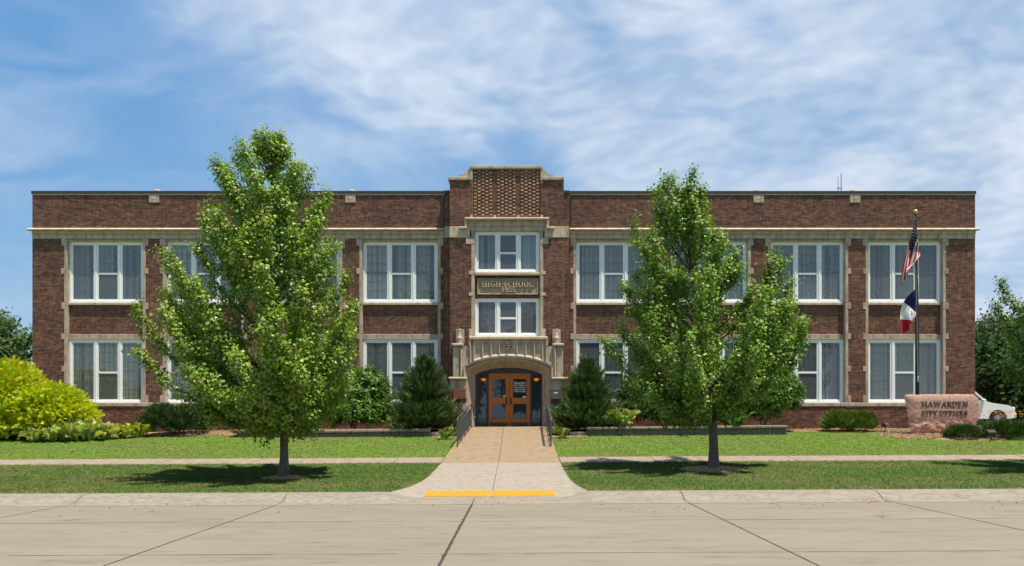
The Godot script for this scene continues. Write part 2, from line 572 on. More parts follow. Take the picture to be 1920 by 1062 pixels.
# a slab whose top follows a height function; hf is one of "land", "ramp", "walk", "kerb", "road"
func height(hf: String, x: float, z: float) -> float:
	match hf:
		"ramp":
			return ramp(x, z)
		"walk":
			var h := ramp(x, z)
			var e := 0.0
			if x < WALK_L:
				e = (WALK_L - x) / 0.46
			elif x > WALK_R:
				e = (x - WALK_R) / 0.26
			return lerpf(h, maxf(h, land(x, minf(z, 18.05)) + 0.012), clampf(e, 0.0, 1.0))
		"kerb":
			var full := along([[18.12, 0.165], [18.45, 0.15], [18.60, 0.10], [18.78, 0.022], [19.3, 0.004]], z)
			var drop := along([[18.12, 0.028], [18.78, 0.022], [19.3, 0.004]], z)
			var d := clampf((x + 2.76) / 0.55, 0.0, 1.0) * clampf((1.60 - x) / 0.6, 0.0, 1.0)
			return lerpf(full, drop, smoothstep(0.0, 1.0, d)) + tilt(x)
		"road":
			return tilt(x) + 0.002 * (z - 19.3)
		"side":
			return land(x, z) + 0.025
	return land(x, z)


func sheet(xs: Array, zs: Array, hf: String, lift := 0.0, skirt := 0.12, edge := 0.012) -> ArrayMesh:
	var b := MB.new()
	var nx := xs.size()
	var nz := zs.size()
	var p := func(i: int, j: int) -> Vector3:
		var x: float = xs[i]
		var z: float = zs[j]
		return Vector3(x, height(hf, x, z) + lift, z)
	for i in nx - 1:
		for j in nz - 1:
			b.quad(p.call(i, j), p.call(i + 1, j), p.call(i + 1, j + 1), p.call(i, j + 1), Vector3.UP)
	if skirt > 0.0:
		var d := Vector3(0, -skirt, 0)
		for i in nx - 1:
			for j in [0, nz - 1]:
				var o := Vector3(0, 0, -1.0 if j == 0 else 1.0)
				b.quad(p.call(i, j), p.call(i + 1, j), p.call(i + 1, j) + d, p.call(i, j) + d, o)
		for j in nz - 1:
			for i in [0, nx - 1]:
				var o := Vector3(-1.0 if i == 0 else 1.0, 0, 0)
				b.quad(p.call(i, j), p.call(i, j + 1), p.call(i, j + 1) + d, p.call(i, j) + d, o)
	return b.mesh()


func steps(a: float, b: float, n: int) -> Array:
	var out := []
	for i in n + 1:
		out.append(lerpf(a, b, float(i) / n))
	return out


func build_site() -> void:
	# ground: one sheet to the horizon, dropping under road and walk
	var xs := [-900.0, -60.0, -40.0, -20.0, -8.0, -2.80, -2.32, WALK_L + 0.03, -0.5, WALK_R - 0.03, 1.32, 1.62, 8.0, 20.0, 40.0, 60.0, 900.0]
	var zs := [-900.0, -60.0, -20.0, 0.0, 0.9, 2.5, 4.0, 6.0, 8.0, 9.6, 11.0, 12.5, 14.4, 16.0, 17.2, 18.1, 18.16, 31.4, 31.5, 40.0, 60.0, 900.0]
	var b := MB.new()
	var hs := []
	for x in xs:
		var row := []
		for z in zs:
			var y := land(x, z)
			if (x > -2.31 and x < 1.31 and z > 0.5 and z < 18.2) or (x > -2.33 and x < 1.33 and z > 14.5 and z < 18.2):
				y = minf(y, ramp(x, z) - 0.10)
			row.append(Vector3(x, y, z))
		hs.append(row)
	for i in xs.size() - 1:
		for j in zs.size() - 1:
			b.quad(hs[i][j], hs[i + 1][j], hs[i + 1][j + 1], hs[i][j + 1], Vector3.UP)
	struct("ground", b.mesh(), M.lawn)

	# road: concrete slabs on a dark bed
	var road := struct("road", sheet([-120.0, -40.0, 40.0, 120.0], [19.2, 31.0], "road", -0.022, 0.1), M.joint)
	var rows := [19.30, 22.20, 25.76, 28.6, 31.0]
	for i in ROAD_JOINTS.size() - 1:
		for j in rows.size() - 1:
			var g := 0.006
			part("slab", sheet([ROAD_JOINTS[i] + g, ROAD_JOINTS[i + 1] - g], [rows[j] + 0.004, rows[j + 1] - 0.004], "road", 0.0, 0.05), M.road, road)
	for e in [[-120.0, -30.712], [29.412, 120.0]]:
		part("slab", sheet([e[0], -40.0 if e[0] < 0 else 40.0, e[1]], [19.304, 30.996], "road", 0.0, 0.05), M.road, road)
	# bitumen run into the joint in front of the walk, and thin lines in the others
	R.seed = 77
	for k in [[-0.93, 0.021], [-4.96, 0.011], [3.53, 0.012], [7.73, 0.010], [-9.35, 0.009]]:
		var sb := MB.new()
		var z := 19.32
		var last: Array = []
		while z < 31.0:
			var x0: float = k[0] - k[1] * R.randf_range(0.75, 1.25)
			var x1: float = k[0] + k[1] * R.randf_range(0.75, 1.25)
			if k[1] > 0.02 and R.randf() < 0.05:
				x0 -= 0.02
			var y: float = height("road", k[0], z) + 0.004
			if last:
				sb.quad(last[0], last[1], Vector3(x1, y, z), Vector3(x0, y, z), Vector3.UP)
			last = [Vector3(x0, y, z), Vector3(x1, y, z)]
			z += R.randf_range(0.06, 0.12)
		part("joint_seal", sb.mesh(), M.joint, road)

	for k in [[22.2, 0.008], [25.76, 0.0085], [28.6, 0.0085]]:
		var sb := MB.new()
		var x := -30.0
		while x < 29.0:
			var e := x + R.randf_range(0.4, 0.9)
			var wd: float = k[1] * R.randf_range(0.3, 1.3)
			sb.quad(Vector3(x, height("road", x, k[0]) + 0.003, k[0] - wd), Vector3(e, height("road", e, k[0]) + 0.003, k[0] - wd), Vector3(e, height("road", e, k[0]) + 0.003, k[0] + wd), Vector3(x, height("road", x, k[0]) + 0.003, k[0] + wd), Vector3.UP)
			x = e
		part("joint_seal", sb.mesh(), M.joint, road)

	# kerb with its gutter, in lengths that meet the road joints
	var kerb := struct("kerb", sheet([-120.0, -40.0, -2.8, 1.62, 40.0, 120.0], [18.14, 19.2], "kerb", -0.24, 0.05), M.joint)
	var kz := [18.12, 18.30, 18.45, 18.53, 18.60, 18.70, 18.78, 19.0, 19.294]
	for i in ROAD_JOINTS.size() - 1:
		var a: float = ROAD_JOINTS[i] + 0.010
		var e: float = ROAD_JOINTS[i + 1] - 0.010
		part("kerb_segment", sheet(steps(a, e, 16 if absf(a) < 6.0 else 3), kz, "kerb", 0.0, 0.2), M.kerb, kerb)
	for e in [[-120.0, -30.71], [29.41, 120.0]]:
		part("kerb_segment", sheet([e[0], -40.0 if e[0] < 0 else 40.0, e[1]], kz, "kerb", 0.0, 0.2), M.kerb, kerb)
	var far := MB.new()
	far.box(Vector3(-120, -0.1, 31.02), Vector3(120, 0.16, 31.5), 0.04)
	struct("kerb", far.mesh(), M.kerb)

	# sidewalk
	var side := struct("sidewalk", sheet([-120.0, -40.0, WALK_L - 0.02], [9.62, 10.98], "side", -0.03, 0.05), M.joint)
	part("bed", sheet([WALK_R + 0.02, 40.0, 120.0], [9.62, 10.98], "side", -0.03, 0.05), M.joint, side)
	var x := WALK_L - 0.02
	while x > -26.0:
		part("slab", sheet([x - 1.44, x - 0.008], [9.6, 11.0], "side", R.randf_range(-0.004, 0.004), 0.08), M.sidewalk, side)
		x -= 1.45
	part("slab", sheet([-120.0, -40.0, x], [9.6, 11.0], "side", 0.0, 0.08), M.sidewalk, side)
	x = WALK_R + 0.02
	while x < 26.0:
		part("slab", sheet([x + 0.008, x + 1.44], [9.6, 11.0], "side", R.randf_range(-0.004, 0.004), 0.08), M.sidewalk, side)
		x += 1.45
	part("slab", sheet([x, 40.0, 120.0], [9.6, 11.0], "side", 0.0, 0.08), M.sidewalk, side)

	# walk up to the doors
	var cuts := [0.20, 0.95, 2.7, 4.45, 6.2, 7.9, 9.6, 11.0, 14.4, 18.1]
	var walk := struct("walkway", sheet([WALK_L + 0.15, WALK_R - 0.1], [0.3, 2.0, 4.0, 6.0, 8.0, 9.6, 11.0, 14.4, 17.2, 18.0], "ramp", -0.03, 0.1), M.joint)
	for j in cuts.size() - 1:
		var za: float = cuts[j] + 0.004
		var zb: float = cuts[j + 1] - 0.004
		var m: Material = M.walk_tan if zb < 11.1 else M.walk_pale
		for half in 2:
			var wb := MB.new()
			var zz := steps(za, zb, 10 if zb > 14.5 else 2)
			for q in zz.size() - 1:
				var rows_p := []
				for z in [zz[q], zz[q + 1]]:
					var xa := walk_l(z) if half == 0 else -0.563
					var xb := -0.577 if half == 0 else walk_r(z)
					var line := []
					for s in 5:
						var xx := lerpf(xa, xb, s / 4.0)
						if s == 1 and half == 0:
							xx = maxf(xa + 0.02, WALK_L)
						if s == 3 and half == 1:
							xx = minf(xb - 0.02, WALK_R)
						line.append(Vector3(xx, height("walk", xx, z), z))
					rows_p.append(line)
				for s in 4:
					wb.quad(rows_p[0][s], rows_p[0][s + 1], rows_p[1][s + 1], rows_p[1][s], Vector3.UP)
				var dn := Vector3(0, -0.35, 0)
				wb.quad(rows_p[0][0], rows_p[1][0], rows_p[1][0] + dn, rows_p[0][0] + dn, Vector3.LEFT)
				wb.quad(rows_p[0][4], rows_p[1][4], rows_p[1][4] + dn, rows_p[0][4] + dn, Vector3.RIGHT)
				if q == zz.size() - 2:
					for s in 4:
						wb.quad(rows_p[1][s], rows_p[1][s + 1], rows_p[1][s + 1] + dn * 0.2, rows_p[1][s] + dn * 0.2, Vector3.BACK)
			part("slab", wb.mesh(), m, walk)

	# yellow warning panels with their rows of domes
	var k := 0
	for e in [[-2.08, -0.64], [-0.60, 0.84]]:
		var t := thing("tactile_panel", ["yellow warning panel with raised domes, left of the joint in the kerb ramp", "yellow warning panel with raised domes, right of the joint in the kerb ramp"][k], "tactile paving", Vector3.ZERO, "yellow panels at the kerb ramp")
		part("plate", sheet([e[0], e[1]], [17.24, 17.6, 17.98], "ramp", 0.012, 0.03), M.tactile, t)
		var db := MB.new()
		var xx: float = e[0] + 0.04
		while xx < e[1] - 0.02:
			var z := 17.28
			while z < 17.96:
				db.lathe(PackedVector2Array([Vector2(0.018, 0), Vector2(0.012, 0.008), Vector2(0, 0.009)]), 5, Transform3D(Basis(), Vector3(xx, ramp(xx, z) + 0.011, z)))
				z += 0.06
			xx += 0.06
		part("domes", db.mesh(), M.tactile, t, Vector3.ZERO, "stuff")
		k += 1


func in_bed(x: float, z: float) -> bool:
	if z < 3.35 and x > -11.3 and x < -1.6:
		return true
	if z < 3.35 and x > 0.9 and x < 10.9:
		return true
	if z < 0.9:
		return true
	if pow((x - 17.0) / 3.3, 2) + pow((z - 3.9) / 1.75, 2) < 1.0:
		return true
	return false


func build_grass() -> void:
	R.seed = 404
	var b := MB.new()
	for i in 7:
		var a := R.randf() * TAU
		var o := Vector3(cos(a), 0, sin(a)) * R.randf_range(0.0, 0.035)
		var lean := Vector3(R.randf_range(-0.5, 0.5), 1, R.randf_range(-0.5, 0.5)).normalized()
		var hgt := R.randf_range(0.6, 1.0)
		var side := Vector3(cos(a + 1.3), 0, sin(a + 1.3)) * 0.0045
		var nn := lean.cross(side).normalized()
		b.col = Color(1, 1, 1) * R.randf_range(0.75, 1.15)
		b.tri(o - side, o + side, o + lean * hgt * 0.06, (nn + Vector3.UP * 1.5).normalized())
	var tuft := b.mesh()
	for lot in 2:
		var xf: Array[Transform3D] = []
		var cols := PackedColorArray()
		var want := 115000 if lot == 0 else 135000
		for i in want:
			var z := R.randf_range(0.9, 9.58) if lot == 0 else R.randf_range(11.02, 18.10)
			var reach := (DIST - z) * 0.615 + 0.5
			var x := R.randf_range(-reach, reach * 0.985)
			if lot == 0 and in_bed(x, z):
				continue
			if x > walk_l(z) - 0.01 and x < walk_r(z) + 0.01:
				continue
			var big := noise_a.get_noise_2d(x * 0.35, z * 0.6)
			var fine := noise_a.get_noise_2d(x * 2.4 + 50.0, z * 3.0)
			var edge := lot == 1 and (z > 17.85 or z < 11.15)
			var s := (R.randf_range(0.55, 0.95) if lot == 0 else R.randf_range(0.7, 1.3)) * (1.5 if edge and R.randf() < 0.3 else 1.0)
			if lot == 0 and z > 9.4:
				s *= 1.4
			xf.append(Transform3D(Basis(Vector3.UP, R.randf() * TAU).scaled(Vector3(1.2, s, 1.2)), Vector3(x, land(x, z) - 0.004, z)))
			var col := Color(0.158, 0.278, 0.016) if lot == 0 else Color(0.085, 0.172, 0.014)
			col = col.lerp(Color(0.19, 0.205, 0.065), clampf(0.24 + big * 1.0 + fine * 0.4, 0.0, 0.8))
			# worn, drier turf towards the left end of the verge and along the paving
			if lot == 1 and x < -6.0:
				col = col.lerp(Color(0.20, 0.20, 0.075), clampf((-6.0 - x) / 9.0, 0.0, 1.0) * clampf(0.35 + fine, 0.0, 0.8))
			if (lot == 0 and z > 9.3 - 0.4 * R.randf()) or (lot == 1 and z < 11.25):
				col = col.lerp(Color(0.30, 0.23, 0.10), R.randf_range(0.1, 0.75))
			col = col * (R.randf_range(0.86, 1.16) if lot == 0 else R.randf_range(0.75, 1.22))
			cols.append(Color(col.r, col.g, col.b))
		many("grass", tuft, M.blade, xf, cols, self)


# ---------------------------------------------------------------- mulch
func chips(area: Callable, count: int, seed_no: int) -> void:
	R.seed = seed_no
	var b := MB.new()
	b.box(Vector3(-0.035, 0, -0.010), Vector3(0.035, 0.012, 0.010))
	var xf: Array[Transform3D] = []
	var cols := PackedColorArray()
	for i in count:
		var p: Vector3 = area.call()
		xf.append(Transform3D(Basis.from_euler(Vector3(R.randf_range(-0.5, 0.5), R.randf() * TAU, R.randf_range(-0.4, 0.4))).scaled(Vector3.ONE * R.randf_range(0.6, 1.5)), p))
		var c := Color(0.34, 0.20, 0.10).lerp(Color(0.52, 0.38, 0.24), R.randf()) * R.randf_range(0.55, 1.1)
		cols.append(Color(c.r, c.g, c.b))
	many("mulch", b.mesh(), M.chip, xf, cols, self)


func disc_bed(c: Vector2, r: Vector2, rise: float, lumpy: float) -> ArrayMesh:
	var b := MB.new()
	var rings := 6
	var segs := 40
	var p := func(i: int, j: int) -> Vector3:
		var a := TAU * (j % segs) / segs
		var k := float(i) / rings * (1.0 + lumpy * noise_a.get_noise_2d(cos(a) * 3.0 + c.x * 5.0, sin(a) * 3.0))
		var x := c.x + cos(a) * r.x * k
		var z := c.y + sin(a) * r.y * k
		return Vector3(x, land(x, z) + 0.012 + rise * (1.0 - pow(float(i) / rings, 2.0)) - (0.03 if i == rings else 0.0), z)
	for i in rings:
		for j in segs:
			b.quad(p.call(i, j), p.call(i + 1, j), p.call(i + 1, j + 1), p.call(i, j + 1), Vector3.UP)
	return b.mesh()


func build_beds() -> void:
	for e in [[-11.35, -1.75], [0.95, 10.8]]:
		var b := MB.new()
		var nx := 24
		var nz := 6
		var p := func(i: int, j: int) -> Vector3:
			var x := lerpf(e[0], e[1], float(i) / nx)
			var z := lerpf(-0.02, 3.25, float(j) / nz)
			var inner := clampf(minf(absf(x + 1.75), absf(x - 0.95)) / 1.3, 0.0, 1.0)
			return Vector3(x, lerpf(land(x, z) + 0.04, 1.33 + tilt(x) * 1.5, inner) + 0.03 * noise_a.get_noise_2d(x * 4.0, z * 4.0), z)
		for i in nx:
			for j in nz:
				b.quad(p.call(i, j), p.call(i + 1, j), p.call(i + 1, j + 1), p.call(i, j + 1), Vector3.UP)
		struct("mulch_bed", b.mesh(), M.soil)
	for d in [[-13.0, 1.3, 2.6, 1.5, 0.12], [-18.0, 1.0, 4.6, 1.9, 0.06], [14.2, 0.8, 3.6, 1.5, 0.05], [17.0, 3.9, 3.2, 1.65, 0.07], [20.8, 2.4, 3.0, 1.9, 0.05], [-6.02, 14.8, 0.58, 0.55, 0.04], [5.44, 13.2, 0.95, 0.8, 0.06]]:
		struct("mulch_bed", disc_bed(Vector2(d[0], d[1]), Vector2(d[2], d[3]), d[4], 0.25), M.soil)
	for d in [[-13.0, 1.3, 2.5, 1.4, 0.12, 2600], [14.2, 0.8, 3.4, 1.4, 0.05, 2600], [17.0, 3.9, 3.1, 1.55, 0.07, 4200], [20.8, 2.4, 2.8, 1.7, 0.05, 2000], [-6.02, 14.8, 0.58, 0.55, 0.04, 600], [5.44, 13.2, 0.95, 0.8, 0.06, 1000]]:
		chips(func() -> Vector3:
			var a := R.randf() * TAU
			var k := sqrt(R.randf())
			var x: float = d[0] + cos(a) * d[2] * k
			var z: float = d[1] + sin(a) * d[3] * k
			return Vector3(x, land(x, z) + 0.016 + d[4] * (1.0 - k * k), z), d[5], 900 + int(d[5]))
	chips(func() -> Vector3:
		var x := R.randf_range(-11.2, -1.85)
		var z := R.randf_range(2.2, 3.9)
		if z > 3.3:
			return Vector3(R.randf_range(-3.4, -2.25), land(x, z) + 0.01, z)
		return Vector3(x, (1.35 if x < -3.3 else land(x, z) + 0.05) + tilt(x), z), 2200, 3001)
	chips(func() -> Vector3:
		var x := R.randf_range(1.3, 10.6)
		var z := R.randf_range(2.2, 3.9)
		if z > 3.3:
			x = R.randf_range(1.35, 2.7)
			return Vector3(x, land(x, z) + 0.01, z)
		return Vector3(x, (1.35 if x > 2.5 else land(x, z) + 0.05) + tilt(x), z), 2200, 3002)


# ---------------------------------------------------------------- the school building
var brick_mesh: ArrayMesh


# courses of brick in running bond over a rectangle, standing 6 mm proud of the mortar behind
func lay(x0: float, x1: float, y0: float, y1: float, z: float, keep_out: Array, xf: Array[Transform3D], cols: PackedColorArray, tone := 1.0) -> void:
	var k := 0
	var n := int(round((y1 - y0) / COURSE))
	var ch := (y1 - y0) / maxi(n, 1)
	for r in n:
		var y := y0 + r * ch
		var x := x0 - (0.1065 if (r + int(y0 * 7.0)) % 2 == 1 else 0.0)
		while x < x1 - 0.01:
			var a := maxf(x, x0)
			var e := minf(x + 0.203, x1)
			x += 0.213
			if e - a < 0.03:
				continue
			var clear := true
			for q: Rect2 in keep_out:
				if q.intersects(Rect2(a, y, e - a, ch - 0.01)):
					clear = false
					break
			if not clear:
				continue
			xf.append(Transform3D(Basis.from_scale(Vector3(e - a, ch - 0.0105, 0.03)), Vector3((a + e) * 0.5, y + ch * 0.5, z - 0.015 + R.randf_range(-0.002, 0.002))))
			var u := R.randf()
			var c := Color(0.200, 0.086, 0.057)
			if u < 0.30:
				c = Color(0.138, 0.060, 0.044)
			elif u < 0.42:
				c = Color(0.268, 0.114, 0.072)
			elif u < 0.50:
				c = Color(0.082, 0.048, 0.041)
			elif u < 0.58:
				c = Color(0.21, 0.118, 0.088)
			var big := noise_a.get_noise_2d(a * 0.5, y * 0.9)
			c = c * (1.0 + big * 0.30) * R.randf_range(0.82, 1.18) * tone
			cols.append(Color(c.r, c.g, c.b))
	k += 1


func brick_wall(called: String, parent: Node3D, rects: Array, depth := 0.42) -> void:
	# each rect: x0, x1, y0, y1, z of the face (and openings to keep clear)
	for q in rects:
		var w := part(called, bx(q[0], q[1], q[2], q[3], q[4] - depth, q[4] - 0.007), M.mortar, parent)
		var xf: Array[Transform3D] = []
		var cols := PackedColorArray()
		lay(q[0], q[1], q[2], q[3], q[4], q[5] if q.size() > 5 else [], xf, cols, q[6] if q.size() > 6 else 1.0)
		many("bricks", brick_mesh, M.brick, xf, cols, w)


func stone(called: String, parent: Node3D, x0: float, x1: float, y0: float, y1: float, z0: float, z1: float, m: Material = null, ch := 0.012) -> MeshInstance3D:
	return part(called, bx(x0, x1, y0, y1, z0, z1, ch), m if m else M.stone, parent)


# three lights in a white frame; the middle one opens. blinds: one letter for each light (four with the two middle ones)
func window(parent: Node3D, x0: float, x1: float, y0: float, y1: float, z: float, blinds: String, leaded: bool, seed_no: int) -> void:
	R.seed = seed_no
	var w := x1 - x0
	var f := 0.075
	var s := 0.075
	var fb := MB.new()
	var zb := z - 0.10
	fb.box(Vector3(x0, y0, zb), Vector3(x0 + f, y1, z), 0.006)
	fb.box(Vector3(x1 - f, y0, zb), Vector3(x1, y1, z), 0.006)
	fb.box(Vector3(x0 + f, y1 - f * 0.9, zb), Vector3(x1 - f, y1, z), 0.006)
	fb.box(Vector3(x0 + f, y0, zb), Vector3(x1 - f, y0 + f, z + 0.02), 0.006)
	var m0 := x0 + w * 0.352
	var m1 := x0 + w * 0.673
	for m in [m0, m1]:
		fb.box(Vector3(m - 0.035, y0 + f, zb), Vector3(m + 0.035, y1 - f * 0.9, z - 0.004), 0.006)
	var o := part("window", fb.mesh(), M.white_frame, parent)
	var lights := [[x0 + f, m0 - 0.035], [m0 + 0.035, m1 - 0.035], [m1 + 0.035, x1 - f]]
	var yb := y0 + f
	var yt := y1 - f * 0.9
	var ym := lerpf(yb, yt, 0.475)
	var lead := MB.new()
	for i in 3:
		var a: float = lights[i][0]
		var e: float = lights[i][1]
		var sb := MB.new()
		var zs := z - 0.03
		sb.box(Vector3(a, yb, zs - 0.045), Vector3(a + s, yt, zs), 0.005)
		sb.box(Vector3(e - s, yb, zs - 0.045), Vector3(e, yt, zs), 0.005)
		sb.box(Vector3(a + s, yt - s, zs - 0.045), Vector3(e - s, yt, zs), 0.005)
		sb.box(Vector3(a + s, yb, zs - 0.045), Vector3(e - s, yb + s, zs), 0.005)
		if i == 1:
			sb.box(Vector3(a + s, ym - 0.04, zs - 0.045), Vector3(e - s, ym + 0.04, zs + 0.006), 0.005)
		part("sash", sb.mesh(), M.white_frame, o)
		var ga := a + s
		var ge := e - s
		var spans := [[yb + s, yt - s]]
		if i == 1:
			spans = [[yb + s, ym - 0.04], [ym + 0.04, yt - s]]
		for sp in spans:
			part("pane", bx(ga, ge, sp[0], sp[1], zs - 0.030, zs - 0.022), M.glass, o)
		# old leaded sash behind the storm glass
		if leaded:
			var zl := z - 0.13
			for k in [1, 2, 3]:
				var xx := lerpf(ga, ge, k / 4.0)
				lead.box(Vector3(xx - 0.021, yb + s, zl - 0.02), Vector3(xx + 0.021, yt - s, zl))
			for k in 5:
				var yy := lerpf(yb + s, yt - s, (k + 1) / 6.0)
				if k == 2:
					lead.box(Vector3(ga, yy - 0.032, zl - 0.03), Vector3(ge, yy + 0.032, zl - 0.004))
				else:
					lead.box(Vector3(ga, yy - 0.019, zl - 0.018), Vector3(ge, yy + 0.019, zl - 0.002))
		# what hangs behind: p pale, g green, b blue vertical blinds; lower case whole, upper case drawn half aside; x none; s screened lower light
		var ch := blinds[i]
		var zb2 := z - 0.27
		if i == 1 and blinds.length() > 3 and blinds[3] == "s":
			part("insect_screen", bx(ga, ge, yb + s, ym - 0.04, zs - 0.040, zs - 0.037), M.screen, o)
		if ch == "x":
			continue
		var m: Material = {"p": M.blind_pale, "g": M.blind_green, "b": M.blind_blue, "d": M.blind_grey}[ch.to_lower()]
		var bb := MB.new()
		var from := ga - 0.10
		var to := ge + 0.10
		if ch != ch.to_lower():
			if R.randf() < 0.5:
				from = lerpf(ga, ge, 0.34)
			else:
				to = lerpf(ga, ge, 0.66)
		var turn := R.randf_range(0.25, 0.6)
		var whole := R.randf_range(0.72, 1.12)
		var xx := from
		while xx < to:
			var tr := Transform3D(Basis(Vector3.UP, turn + R.randf_range(-0.12, 0.12)), Vector3(xx, 0, zb2))
			var tone := R.randf_range(0.55, 1.15)
			if R.randf() < 0.09:
				xx += 0.088 * R.randi_range(1, 2)
				continue
			bb.col = Color(tone, tone, tone) * whole
			bb.box(Vector3(-0.043, yb - 0.03, -0.002), Vector3(0.043, yt + 0.02, 0.002), 0.0, tr)
			xx += 0.088
		part("vertical_blind", bb.mesh(), m, o, Vector3.ZERO, "stuff")
	if leaded:
		part("glazing_bars", lead.mesh(), M.lead, o)


func lettering(text: String, serif: bool, width: float, tall: float, depth: float, m: Material, parent: Node3D, at: Vector3, basis := Basis(), called := "lettering", bold := true) -> void:
	var t := TextMesh.new()
	var f := SystemFont.new()
	f.font_names = PackedStringArray(["Droid Serif" if serif else "Droid Sans"])
	f.font_weight = 700 if bold else 400
	t.font = f
	t.font_size = 48
	t.pixel_size = 0.01
	t.depth = 1.0
	t.text = text
	t.curve_step = 2.0
	var bb := t.get_aabb()
	# same letters at their real size
	var arrays := t.surface_get_arrays(0)
	var st := SurfaceTool.new()
	var am := ArrayMesh.new()
	for s in t.get_surface_count():
		st.append_from(t, s, Transform3D(Basis.from_scale(Vector3(width / bb.size.x, tall / bb.size.y, depth / maxf(bb.size.z, 0.001))), -bb.get_center() * Vector3(width / bb.size.x, tall / bb.size.y, depth / maxf(bb.size.z, 0.001))))
	am = st.commit()
	var o := part(called, am, m, parent, at)
	o.basis = basis


func bow(x0: float, x1: float, spring: float, apex: float, n := 24) -> PackedVector2Array:
	var out := PackedVector2Array()
	for i in n + 1:
		var u := lerpf(-1.0, 1.0, float(i) / n)
		out.append(Vector2(lerpf(x0, x1, float(i) / n), spring + (apex - spring) * pow(1.0 - pow(absf(u), 2.2), 0.82)))
	return out


# a band between two curves of the same length, at depths za and zb
func band(b: MB, p: PackedVector2Array, q: PackedVector2Array, za: float, zb: float, hint: Vector3) -> void:
	for i in p.size() - 1:
		b.quad(Vector3(p[i].x, p[i].y, za), Vector3(p[i + 1].x, p[i + 1].y, za), Vector3(q[i + 1].x, q[i + 1].y, zb), Vector3(q[i].x, q[i].y, zb), hint)


